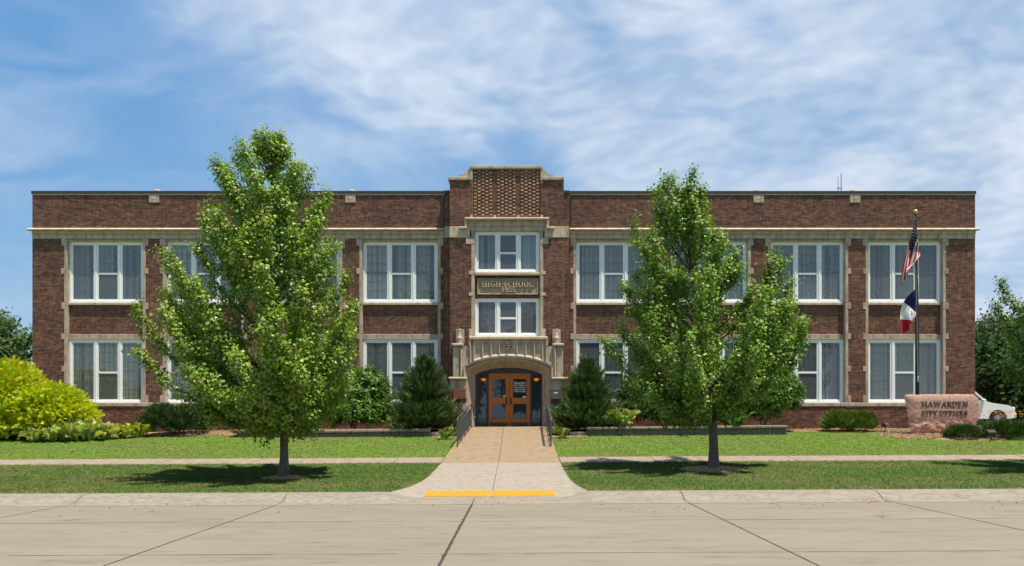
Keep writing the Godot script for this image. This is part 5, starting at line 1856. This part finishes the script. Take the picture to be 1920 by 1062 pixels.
	shrub("grey_shrub", "low grey green spreading plant at the right edge below the flower bed", "shrub", Vector3(19.9, land(19.9, 4.0), 4.0), [[Vector3(-0.3, 0.15, 0), Vector3(1.2, 0.2, 0.7)]], "broad", M.leaf, 700, Color(0.10, 0.15, 0.07), 0.6, 0.8, 72, "", 2)
	hk = 0
	for q in [[18.55, 3.0, 0.55], [19.7, 2.2, 0.8], [20.9, 2.2, 0.8], [21.4, 3.2, 0.6]]:
		lilies(["clump of orange flowers close to the stone sign's right end", "clump of orange flowers in front of the white truck", "clump of orange flowers right of the white truck", "clump of orange flowers at the bed's right end"][hk], Vector3(q[0], land(q[0], q[1]), q[1]), q[2], 80 + hk)
		hk += 1
	# little weeds and flowers by the foot of each railing
	hk = 0
	for q in [[-2.75, 4.4], [1.75, 4.2], [1.6, 3.2], [-2.6, 3.3]]:
		hosta(["thin weedy plant at the left railing's near foot", "thin weedy plant at the right railing's near foot", "thin weedy plant between the right railing and the right conifer", "thin weedy plant between the left railing and the left conifer"][hk], Vector3(q[0], land(q[0], q[1]), q[1]), 26, 0.85, 1, Color(0.20, 0.24, 0.07), 730 + hk, "weeds beside the railings")
		hk += 1

	# trees behind the building, left and right
	var back := "trees behind the ends of the building"
	var bt := [
		["tree behind the left end of the building, over the golden shrub", -45.0, -32.0, 9.4, 5.2, Color(0.095, 0.150, 0.060)],
		["second tree at the left edge, farther behind the building", -52.5, -40.0, 9.6, 6.0, Color(0.085, 0.140, 0.058)],
		["grey green rounded tree farthest behind the right end of the building", 46.0, -42.0, 9.8, 6.0, Color(0.12, 0.165, 0.085)],
		["dark bushy tree behind the white truck", 31.5, -14.0, 4.2, 3.0, Color(0.055, 0.10, 0.036)],
		["dark tree right of the white truck, against the sky", 36.0, -12.0, 6.0, 3.8, Color(0.060, 0.11, 0.036)],
		["low tree between the white truck and the farther trees", 35.5, -22.0, 6.2, 3.6, Color(0.05, 0.10, 0.03)],
	]
	for q in bt:
		far_tree(q[0], Vector3(q[1], land(q[1], q[2]), q[2]), q[3], q[4], 1.0, int(absf(q[1]) * 7.0), q[5], back, 46, 60, 1.5)
	# trees on the other side of the street, that the window panes mirror
	hk = 0
	for q in [[-22.0, 52.0, 14.0, 6.0], [-9.5, 56.0, 15.0, 6.5], [4.0, 58.0, 13.0, 6.0], [15.0, 53.0, 15.5, 6.5], [27.0, 57.0, 14.0, 6.0]]:
		far_tree(["large tree across the street, mirrored in the end windows left", "large tree across the street, mirrored in the windows behind the left maple", "large tree across the street facing the doors, mirrored in the panes over them", "large tree across the street, mirrored in the windows behind the right maple", "large tree across the street, mirrored in the end windows right"][hk], Vector3(q[0], land(q[0], q[1]), q[1]), q[2], q[3], 3.0, 820 + hk, Color(0.05, 0.10, 0.03), "trees across the street", 40, 40, 2.2)
		hk += 1


func lilies(label: String, at: Vector3, r: float, seed_no: int) -> void:
	R.seed = seed_no
	var t := thing("flower_clump", label, "flowers", at, "orange flowers in the side bed")
	var lb := MB.new()
	var fb := MB.new()
	for i in 90:
		var a := R.randf() * TAU
		var o := Vector3(cos(a), 0, sin(a)) * r * sqrt(R.randf())
		var d := (Vector3(cos(a) * 0.5, 1.1, sin(a) * 0.5) + Vector3(R.randfn(0, 0.25), 0, R.randfn(0, 0.25))).normalized()
		var g := R.randf_range(0.7, 1.2)
		lb.col = Color(0.10 * g, 0.17 * g, 0.04 * g)
		leaf_blade(lb, o, d, Vector3(cos(a), 0.3, sin(a)), R.randf_range(0.45, 0.75), 0.035, false)
		if i % 4 == 0:
			fb.col = Color(0.62, 0.22 * R.randf_range(0.6, 1.3), 0.03)
			var p := o + Vector3(d.x * 0.3, R.randf_range(0.6, 0.85), d.z * 0.3)
			for k in 5:
				var b := k * TAU / 5
				leaf_blade(fb, p, Vector3(cos(b), 0.6, sin(b)).normalized(), Vector3.UP, 0.09, 0.05, false)
	part("leaves", lb.mesh(), M.leaf, t, Vector3.ZERO, "stuff")
	part("blooms", fb.mesh(), M.petal, t, Vector3.ZERO, "stuff")


# ---------------------------------------------------------------- things on the lawn
func edging(label: String, x0: float, x1: float, z: float, y0: float, y1: float, low: Array) -> void:
	var t := thing("garden_wall", label, "retaining wall", Vector3.ZERO, "timber edged beds")
	var n := int(round((x1 - x0) / 0.62))
	R.seed = int(x0 * 10.0) + 500
	for i in n:
		var a := lerpf(x0, x1, float(i) / n)
		var e := lerpf(x0, x1, float(i + 1) / n)
		var j := R.randf_range(-0.012, 0.012)
		var yt := y1 + tilt(a) * 2.0
		var cap := part("cap_block", bx(a + 0.003, e - 0.003, yt - 0.12, yt + j * 0.5, z - 0.26, z + 0.06 + j, 0.03), M.timber, t)
		part("block", bx(a + 0.003, e - 0.003, y0 - 0.2, yt - 0.123, z - 0.22, z - 0.01 + j, 0.014), M.timber_dark, t)
	for q in low:
		part("step_block", bx(q[0], q[1], y0 - 0.2, q[2], z - 0.2, z + 0.04, 0.02), M.timber, t)


func railing(label: String, xa: float, za: float, xb: float, zb: float) -> void:
	# from the near post (a) up the walk to the doors (b)
	var t := thing("railing", label, "railing", Vector3.ZERO, "grey railings along the walk")
	var p := func(u: float, h: float) -> Vector3:
		var x := lerpf(xa, xb, u)
		var z := lerpf(za, zb, u)
		return Vector3(x, ramp(x, z) + h, z)
	var posts := 5
	for i in posts:
		var u := float(i) / (posts - 1)
		var b := MB.new()
		if i == 0:
			b.tube(PackedVector3Array([p.call(u, 0.0), p.call(u, 0.90), p.call(u + 0.006, 0.97), p.call(u + 0.02, 1.0)]), PackedFloat32Array([0.024, 0.024, 0.024, 0.024]), 8)
		else:
			b.tube(PackedVector3Array([p.call(u, 0.0), p.call(u, 0.985)]), PackedFloat32Array([0.022, 0.022]), 8)
		part("post", b.mesh(), M.rail_grey, t)
	for h in [[1.0, 0.025, "top_rail"], [0.82, 0.016, "middle_rail"], [0.14, 0.016, "bottom_rail"]]:
		var b := MB.new()
		var line := PackedVector3Array()
		var rr := PackedFloat32Array()
		for k in 7:
			line.append(p.call(lerpf(0.02 if h[2] == "top_rail" else 0.0, 1.0, k / 6.0), h[0]))
			rr.append(h[1])
		b.tube(line, rr, 8)
		part(h[2], b.mesh(), M.rail_grey, t)
	var n := 46
	for k in n:
		var u := (k + 0.5) / n
		var b := MB.new()
		b.tube(PackedVector3Array([p.call(u, 0.14), p.call(u, 0.82)]), PackedFloat32Array([0.008, 0.008]), 5, false)
		part("picket", b.mesh(), M.rail_grey, t)


func build_sign() -> void:
	R.seed = 55
	var z := 3.75
	var k := (DIST - z) / 1600.0
	var o := Vector3(fx(1766, z), 0, z)
	var t := thing("stone_sign", "rough pink granite sign stone with dark carved lettering beside the flagpole", "sign", o)
	# outline of the face, from the foot at the left round the top
	var rim := PackedVector2Array()
	for q in [[1712, 818], [1708, 808], [1702, 778], [1695, 741.5], [1704, 739.8], [1720, 740.6], [1745, 739.2], [1775, 740.2], [1800, 739.4], [1826, 740], [1834, 747], [1837, 756], [1835, 775], [1832, 798], [1826, 818]]:
		rim.append(Vector2((q[0] - 1766.0) * k, fy(q[1], z)))
	var fine := PackedVector2Array()
	for i in rim.size():
		var a := rim[i]
		var e := rim[(i + 1) % rim.size()]
		var n := maxi(int((e - a).length() / 0.07), 1)
		for j in n:
			var q := a.lerp(e, float(j) / n)
			fine.append(q + Vector2(R.randfn(0, 0.006), R.randfn(0, 0.006)))
	var c := Vector2(0.02, fy(779, z))
	var b := MB.new()
	var rings := 14
	var pt := func(i: int, j: int, front: bool) -> Vector3:
		var q := fine[j % fine.size()].lerp(c, 1.0 - float(i) / rings)
		var y_low := smoothstep(0.0, 0.6, fy(779, z) - q.y)
		var rough := noise_a.get_noise_2d(q.x * 3.2 + 9.0, q.y * 3.2) * 0.05 + noise_a.get_noise_2d(q.x * 9.0, q.y * 11.0) * 0.025
		var ridge := absf(noise_a.get_noise_2d(q.x * 2.2 + 3.0, q.y * 3.5 + 8.0))
		var d := rough * (0.12 + 1.0 * y_low) - ridge * 0.10 * y_low - 0.09 * pow(float(i) / rings, 6.0) - y_low * 0.02
		return Vector3(q.x + (0.0 if front else (0.16 if q.x < -1.0 else 0.0)), q.y, (0.10 + d) if front else (-0.40 - d * 0.7))
	for i in rings:
		for j in fine.size():
			for f in [true, false]:
				b.quad(pt.call(i, j, f), pt.call(i + 1, j, f), pt.call(i + 1, j + 1, f), pt.call(i, j + 1, f), Vector3(0, 0, 1.0 if f else -1.0))
	for j in fine.size():
		var nn := fine[j] - c
		b.quad(pt.call(rings, j, true), pt.call(rings, j + 1, true), pt.call(rings, j + 1, false), pt.call(rings, j, false), Vector3(nn.x, nn.y, 0))
	part("stone", b.mesh(), M.granite, t)
	var lx := (1769.7 - 1766.0) * k
	lettering("HAWARDEN", true, 86.5 * k, 10.2 * k, 0.012, M.lettering_dark, t, Vector3(lx, fy(758.0, z), 0.110), Basis(Vector3.BACK, -0.005), "lettering", false)
	lettering("CITY OFFICES", true, 85.0 * k, 8.0 * k, 0.03, M.lettering_dark, t, Vector3(lx - 0.01, fy(774.8, z), 0.103), Basis(Vector3.BACK, -0.005), "lettering", false)


func floodlight(label: String, at: Vector3, turn: float, big: float) -> void:
	var t := thing("floodlight", label, "floodlight", at, "ground floodlights around the sign")
	t.rotation.y = turn
	var b := MB.new()
	b.tube(PackedVector3Array([Vector3(0, -0.05, 0), Vector3(0, 0.24, 0)]), PackedFloat32Array([0.02, 0.02]), 8)
	part("stake", b.mesh(), M.dark_metal, t)
	b = MB.new()
	b.box(Vector3(-0.14, -0.07, -0.10) * big, Vector3(0.14, 0.07, 0.10) * big, 0.02, Transform3D(Basis(Vector3.RIGHT, -0.5), Vector3(0, 0.30, 0)))
	part("housing", b.mesh(), M.dark_metal, t)
	b = MB.new()
	b.box(Vector3(-0.12, -0.055, 0.101) * big, Vector3(0.12, 0.055, 0.108) * big, 0.0, Transform3D(Basis(Vector3.RIGHT, -0.5), Vector3(0, 0.30, 0)))
	part("lens", b.mesh(), M.alloy, t)
	b = MB.new()
	b.box(Vector3(-0.02, 0.2, -0.03), Vector3(0.02, 0.27, 0.03), 0.005)
	part("knuckle", b.mesh(), M.dark_metal, t)


func flag_image(us: bool) -> ImageTexture:
	var w := 380
	var h := 200
	var im := Image.create_empty(w, h, false, Image.FORMAT_RGB8)
	var red := Color(0.62, 0.05, 0.09)
	var white := Color(0.86, 0.85, 0.84)
	var blue := Color(0.055, 0.075, 0.19)
	im.fill(white)
	if us:
		for i in 13:
			if i % 2 == 0:
				im.fill_rect(Rect2i(0, int(i * h / 13.0), w, int(ceil(h / 13.0))), red)
		var ch := int(h * 7 / 13.0)
		im.fill_rect(Rect2i(0, 0, int(w * 0.4), ch), blue)
		for r in 9:
			for q in 11:
				if (r + q) % 2 == 0:
					var cx := int(w * 0.4 * (q + 1) / 12.0)
					var cy := int(ch * (r + 1) / 10.0)
					for p in 5:
						var a := p * TAU / 5 - PI / 2
						for s in 5:
							im.set_pixel(cx + int(round(cos(a) * s * 0.9)), cy + int(round(sin(a) * s * 0.9)), white)
					im.fill_rect(Rect2i(cx - 1, cy - 1, 3, 3), white)
	else:
		im.fill_rect(Rect2i(0, 0, int(w * 0.36), h), Color(0.07, 0.10, 0.30))
		im.fill_rect(Rect2i(int(w * 0.73), 0, w, h), red)
		# a bird with a blue ribbon over red lettering, small in the middle
		for i in 60:
			var u := i / 59.0
			im.fill_rect(Rect2i(int(w * (0.34 + 0.32 * u)), int(h * (0.42 - 0.14 * sin(u * PI * 2.0))), 6, 5), Color(0.15, 0.25, 0.55))
			im.fill_rect(Rect2i(int(w * (0.40 + 0.20 * u)), int(h * (0.48 - 0.10 * absf(u - 0.5))), 5, int(20 * (1.0 - absf(u * 2 - 1)) + 4)), Color(0.42, 0.27, 0.12))
		for i in 4:
			im.fill_rect(Rect2i(int(w * (0.40 + i * 0.052)), int(h * 0.66), 10, 16), red)
	return ImageTexture.create_from_image(im)


# cloth between a hoist on the pole and a hanging fly; four corners, a bowed upper edge, folds
func flag(called: String, label: String, at: Vector3, a: Vector2, b: Vector2, e0: Vector2, e1: Vector2, bow0: Vector2, bow1: Vector2, folds: float, tex: ImageTexture, seed_no: int) -> void:
	var m := flat(called + "_cloth", Color.WHITE, 0.85)
	m.albedo_texture = tex
	m.backlight_enabled = true
	m.backlight = Color(0.5, 0.5, 0.5)
	var nu := 44
	var nv := 22
	var p := func(u: float, v: float) -> Vector3:
		var top := a * (1 - u) * (1 - u) + bow0 * 2.0 * u * (1 - u) + e0 * u * u
		var low := b * (1 - u) * (1 - u) + bow1 * 2.0 * u * (1 - u) + e1 * u * u
		var q := top.lerp(low, v)
		var deep := sin(v * folds * PI + u * 2.2 + seed_no) * 0.16 * smoothstep(0.0, 0.4, u) + sin(v * folds * 2.3 * PI - u * 4.0) * 0.05 * smoothstep(0.05, 0.5, u)
		var sway := cos(v * folds * PI + u * 2.2 + seed_no) * 0.07 * smoothstep(0.0, 0.4, u)
		return Vector3(q.x + sway, q.y, deep + 0.02 * sin(u * 13.0) * v)
	var mb := MB.new()
	mb.use_uv = true
	for i in nu:
		for j in nv:
			var c := [[i, j], [i + 1, j], [i + 1, j + 1], [i, j + 1]]
			var ps := []
			var ns := []
			var us := []
			for q in c:
				var u: float = float(q[0]) / nu
				var v: float = float(q[1]) / nv
				ps.append(p.call(u, v))
				var n: Vector3 = ((p.call(u + 0.01, v) as Vector3) - (p.call(u - 0.01, v) as Vector3)).cross((p.call(u, v + 0.01) as Vector3) - (p.call(u, v - 0.01) as Vector3)).normalized()
				ns.append(n if n.z > 0 else -n)
				us.append(Vector2(u, v))
			for tr in [[0, 1, 2], [0, 2, 3]]:
				var before := mb.v.size()
				mb.smooth(ps[tr[0]], ps[tr[1]], ps[tr[2]], ns[tr[0]], ns[tr[1]], ns[tr[2]])
				for k in 3:
					for w in tr:
						if mb.v[before + k] == ps[w]:
							mb.uv.append(us[w])
							break
	var o := MeshInstance3D.new()
	o.name = numbered(called)
	o.mesh = mb.mesh()
	o.material_override = m
	add_child(o)
	o.position = at
	tag(o, label, "flag")


func build_flagpole() -> void:
	var z := 3.0
	var x := fx(1719.5, z)
	var y0 := land(x, z)
	var top := fy(402, z)
	var t := thing("flagpole", "dark bronze flagpole with gold ball behind the stone sign", "flagpole", Vector3(x, y0, z))
	var b := MB.new()
	var h := top - y0
	b.tube(PackedVector3Array([Vector3(0.03, -0.1, 0), Vector3(0.015, h * 0.5, 0), Vector3(-0.055, h, 0)]), PackedFloat32Array([0.085, 0.075, 0.045]), 14)
	part("pole", b.mesh(), M.pole, t)
	b = MB.new()
	var prof := PackedVector2Array()
	for i in 11:
		var a := lerpf(-PI / 2, PI / 2, i / 10.0)
		prof.append(Vector2(0.095 * cos(a), 0.095 * sin(a)))
	b.lathe(prof, 16, Transform3D(Basis(), Vector3(-0.055, h + 0.10, 0)))
	part("ball", b.mesh(), M.brass, t)
	b = MB.new()
	b.lathe(PackedVector2Array([Vector2(0.20, 0.0), Vector2(0.20, 0.04), Vector2(0.10, 0.09), Vector2(0.09, 0.12)]), 16)
	part("collar", b.mesh(), M.pole, t)
	b = MB.new()
	b.box(Vector3(-0.03, 2.05, 0.07), Vector3(0.03, 2.25, 0.12), 0.01)
	part("cleat", b.mesh(), M.alloy, t)
	b = MB.new()
	b.tube(PackedVector3Array([Vector3(0.0, 2.15, 0.11), Vector3(-0.06, h * 0.6, 0.10), Vector3(-0.10, h - 0.05, 0.05)]), PackedFloat32Array([0.006, 0.006, 0.006]), 5, false)
	part("halyard", b.mesh(), M.lettering_white, t)
	var k := (DIST - z) / 1600.0
	var at := Vector3(x - 0.10, top, z + 0.10)
	flag("stars_and_stripes_flag", "red, white and blue striped flag with stars hanging limp from the pole top", at, Vector2(0.0, -0.22), Vector2(0.16, -1.62), Vector2(-0.50, -2.85), Vector2(-0.32, -2.15), Vector2(-0.42, -1.25), Vector2(0.20, -1.80), 2.0, flag_image(true), 1)
	flag("state_flag", "blue, white and red flag hanging limp below the striped flag", at, Vector2(0.02, -2.95), Vector2(0.08, -3.95), Vector2(-0.52, -4.75), Vector2(-0.18, -4.45), Vector2(-0.62, -3.55), Vector2(0.02, -4.15), 1.6, flag_image(false), 3)


func build_truck() -> void:
	var t := thing("pickup_truck", "white pickup truck, only its nose showing past the building's right corner", "truck", Vector3(25.3, land(26.0, -9.0) + 0.02, -9.0))
	# side outline: nose to the right, along x; origin between the front wheels
	var prof := PackedVector2Array([Vector2(-5.0, 0.55), Vector2(-5.0, 1.25), Vector2(-3.2, 1.25), Vector2(-3.15, 1.80), Vector2(-2.9, 1.92), Vector2(-1.30, 1.90), Vector2(-0.58, 1.28), Vector2(-0.3, 1.20), Vector2(0.55, 1.08), Vector2(0.82, 0.95), Vector2(0.90, 0.75), Vector2(0.88, 0.42), Vector2(0.62, 0.36)])
	for q in [[0.0, 0.49], [-3.6, 0.49]]:
		for i in 9:
			var a := i / 8.0 * PI
			prof.append(Vector2(q[0] + cos(a) * q[1], 0.36 + sin(a) * q[1]))
	prof.append(Vector2(-5.0, 0.36))
	var b := MB.new()
	b.prism(prof, -0.93, 0.93)
	part("body", b.mesh(), M.car_paint, t)
	b = MB.new()
	for s in [-1.0, 1.0]:
		b.prism(PackedVector2Array([Vector2(-3.0, 1.32), Vector2(-2.95, 1.80), Vector2(-1.38, 1.80), Vector2(-0.78, 1.34)]), s * 0.925, s * 0.935)
	part("side_window", b.mesh(), M.dark_room, t)
	b = MB.new()
	b.quad(Vector3(-1.23, 1.855, -0.8), Vector3(-1.23, 1.855, 0.8), Vector3(-0.64, 1.346, 0.85), Vector3(-0.64, 1.346, -0.85), Vector3(1, 1, 0))
	part("windscreen", b.mesh(), M.dark_room, t)
	for q in [[0.0, 0.84], [0.0, -0.84], [-3.6, 0.84], [-3.6, -0.84]]:
		b = MB.new()
		var tr := Transform3D(Basis(Vector3.RIGHT, PI / 2 if q[1] > 0 else -PI / 2), Vector3(q[0], 0.37, q[1] - signf(q[1]) * 0.10))
		b.lathe(PackedVector2Array([Vector2(0.22, 0.20), Vector2(0.35, 0.19), Vector2(0.38, 0.15), Vector2(0.38, 0.0), Vector2(0.2, 0.0)]), 22, tr)
		var w := part("wheel", b.mesh(), M.rubber, t)
		b = MB.new()
		b.lathe(PackedVector2Array([Vector2(0.22, 0.19), Vector2(0.20, 0.15), Vector2(0.08, 0.16), Vector2(0.06, 0.19), Vector2(0, 0.19)]), 18, tr)
		part("rim", b.mesh(), M.alloy, w)
	for s in [-1.0, 1.0]:
		b = MB.new()
		b.box(Vector3(0.62, 0.80, s * 0.70 - 0.22), Vector3(0.905, 0.98, s * 0.70 + 0.235), 0.03)
		part("headlight", b.mesh(), M.lettering_white, t)
	b = MB.new()
	b.box(Vector3(0.84, 0.40, -0.95), Vector3(1.0, 0.66, 0.95), 0.05)
	part("bumper", b.mesh(), M.alloy, t)
	b = MB.new()
	b.box(Vector3(-0.90, 1.22, 0.93), Vector3(-0.72, 1.40, 1.12), 0.03)
	part("mirror", b.mesh(), M.car_paint, t)
	# the drive it stands on
	var db := MB.new()
	db.quad(Vector3(21.6, 1.40, -20.0), Vector3(33.0, 1.42, -20.0), Vector3(33.0, 1.40, -4.0), Vector3(21.6, 1.39, -4.0), Vector3.UP)
	struct("driveway", db.mesh(), M.sidewalk)


func build_antenna() -> void:
	var t := thing("roof_antenna", "thin two-rod antenna standing on the roof above the right windows", "antenna", Vector3(fx(1577, -3.0), fy(410), -3.0))
	var h := fy(325, -3.0) - fy(410)
	var b := MB.new()
	b.tube(PackedVector3Array([Vector3.ZERO, Vector3(0.02, h, 0)]), PackedFloat32Array([0.035, 0.02]), 6)
	part("mast", b.mesh(), M.alloy, t)
	b = MB.new()
	b.tube(PackedVector3Array([Vector3(-0.13, 0, 0), Vector3(-0.13, h * 0.93, 0)]), PackedFloat32Array([0.025, 0.015]), 6)
	part("rod", b.mesh(), M.alloy, t)
	for k in 2:
		b = MB.new()
		var y := h * (0.62 + 0.12 * k)
		b.box(Vector3(-0.17, y, -0.03), Vector3(0.05, y + 0.05, 0.03))
		part("clamp", b.mesh(), M.alloy, t)


func build_litter() -> void:
	# stains and a few dry leaves in the gutter
	R.seed = 808
	var b := MB.new()
	b.use_uv = false
	leaf_blade(b, Vector3.ZERO, Vector3(1, 0, 0), Vector3.UP, 0.09, 0.07, true)
	var xf: Array[Transform3D] = []
	var cols := PackedColorArray()
	for i in 130:
		var x := R.randf_range(-11.0, 11.0)
		var z := 18.95 + absf(R.randfn(0, 0.9))
		if i < 26:
			x = 7.55 + R.randfn(0, 0.22)
			z = 19.18 + R.randf_range(-0.12, 0.10)
		xf.append(Transform3D(Basis.from_euler(Vector3(R.randf_range(-0.3, 0.3), R.randf() * TAU, R.randf_range(-0.3, 0.3))).scaled(Vector3.ONE * R.randf_range(0.35, 0.8)), Vector3(x, height("kerb" if z < 19.29 else "road", x, z) + 0.012, z)))
		var c := Color(0.12, 0.085, 0.05) if i >= 26 else Color(0.35, 0.20, 0.03)
		cols.append(c * R.randf_range(0.7, 1.3))
	many("leaf_litter", b.mesh(), M.chip, xf, cols, self)


func build_things() -> void:
	edging("timber block edging of the raised bed left of the walk", -10.95, -3.40, 3.3, 1.07, 1.385, [[-3.37, -2.78, 1.22], [-2.77, -2.35, 1.20]])
	edging("timber block edging of the raised bed right of the walk", 2.72, 10.6, 3.3, 1.07, 1.395, [[2.05, 2.69, 1.23]])
	railing("grey metal railing on the left side of the walk", -2.08, 7.2, -1.92, 1.25)
	railing("grey metal railing on the right side of the walk", 1.17, 7.2, 1.24, 1.25)
	build_sign()
	floodlight("small floodlight on a stake between the low yew and the stone sign", Vector3(fx(1660, 2.2), land(14.9, 2.2), 2.2), 0.5, 0.8)
	floodlight("dark floodlight in front of the yew right of the stone sign", Vector3(17.25, land(17.2, 5.75), 5.75), PI, 1.1)
	build_flagpole()
	build_truck()
	build_antenna()
	build_litter()


func _ready() -> void:
	noise_a.seed = 17
	noise_a.frequency = 0.5
	noise_a.fractal_octaves = 4
	# camera: level, at eye height on the far side of the street, lens raised
	var cam := Camera3D.new()
	cam.name = "camera"
	cam.near = 0.1
	cam.far = 2000.0
	cam.projection = Camera3D.PROJECTION_FRUSTUM
	cam.size = 0.1 * 1062.0 / 1600.0
	cam.frustum_offset = Vector2(-10.0, 254.0) * 0.1 / 1600.0
	cam.position = Vector3(0, EYE, DIST)
	add_child(cam)
	cam.current = true
	# sky, sun, exposure
	var env := Environment.new()
	env.background_mode = Environment.BG_SKY
	var sky := Sky.new()
	var pan := PanoramaSkyMaterial.new()
	pan.panorama = ImageTexture.create_from_image(make_sky())
	pan.energy_multiplier = 1.0
	sky.sky_material = pan
	env.sky = sky
	env.background_energy_multiplier = 1.0
	env.tonemap_mode = Environment.TONE_MAPPER_LINEAR
	env.tonemap_exposure = 1.3
	env.sdfgi_enabled = true
	env.ssao_enabled = true
	env.ssil_enabled = true
	var we := WorldEnvironment.new()
	we.name = "world"
	we.environment = env
	add_child(we)
	var sun := DirectionalLight3D.new()
	sun.name = "sun"
	sun.light_energy = 1.6
	sun.light_color = Color(1.0, 0.955, 0.87)
	sun.light_angular_distance = 0.5
	sun.shadow_enabled = true
	sun.basis = Basis.looking_at(-Vector3(0.26, 1.0, 0.215).normalized(), Vector3.BACK)
	add_child(sun)

	make_materials()
	build_site()
	build_school()
	build_beds()
	build_plants()
	build_things()
	build_grass()
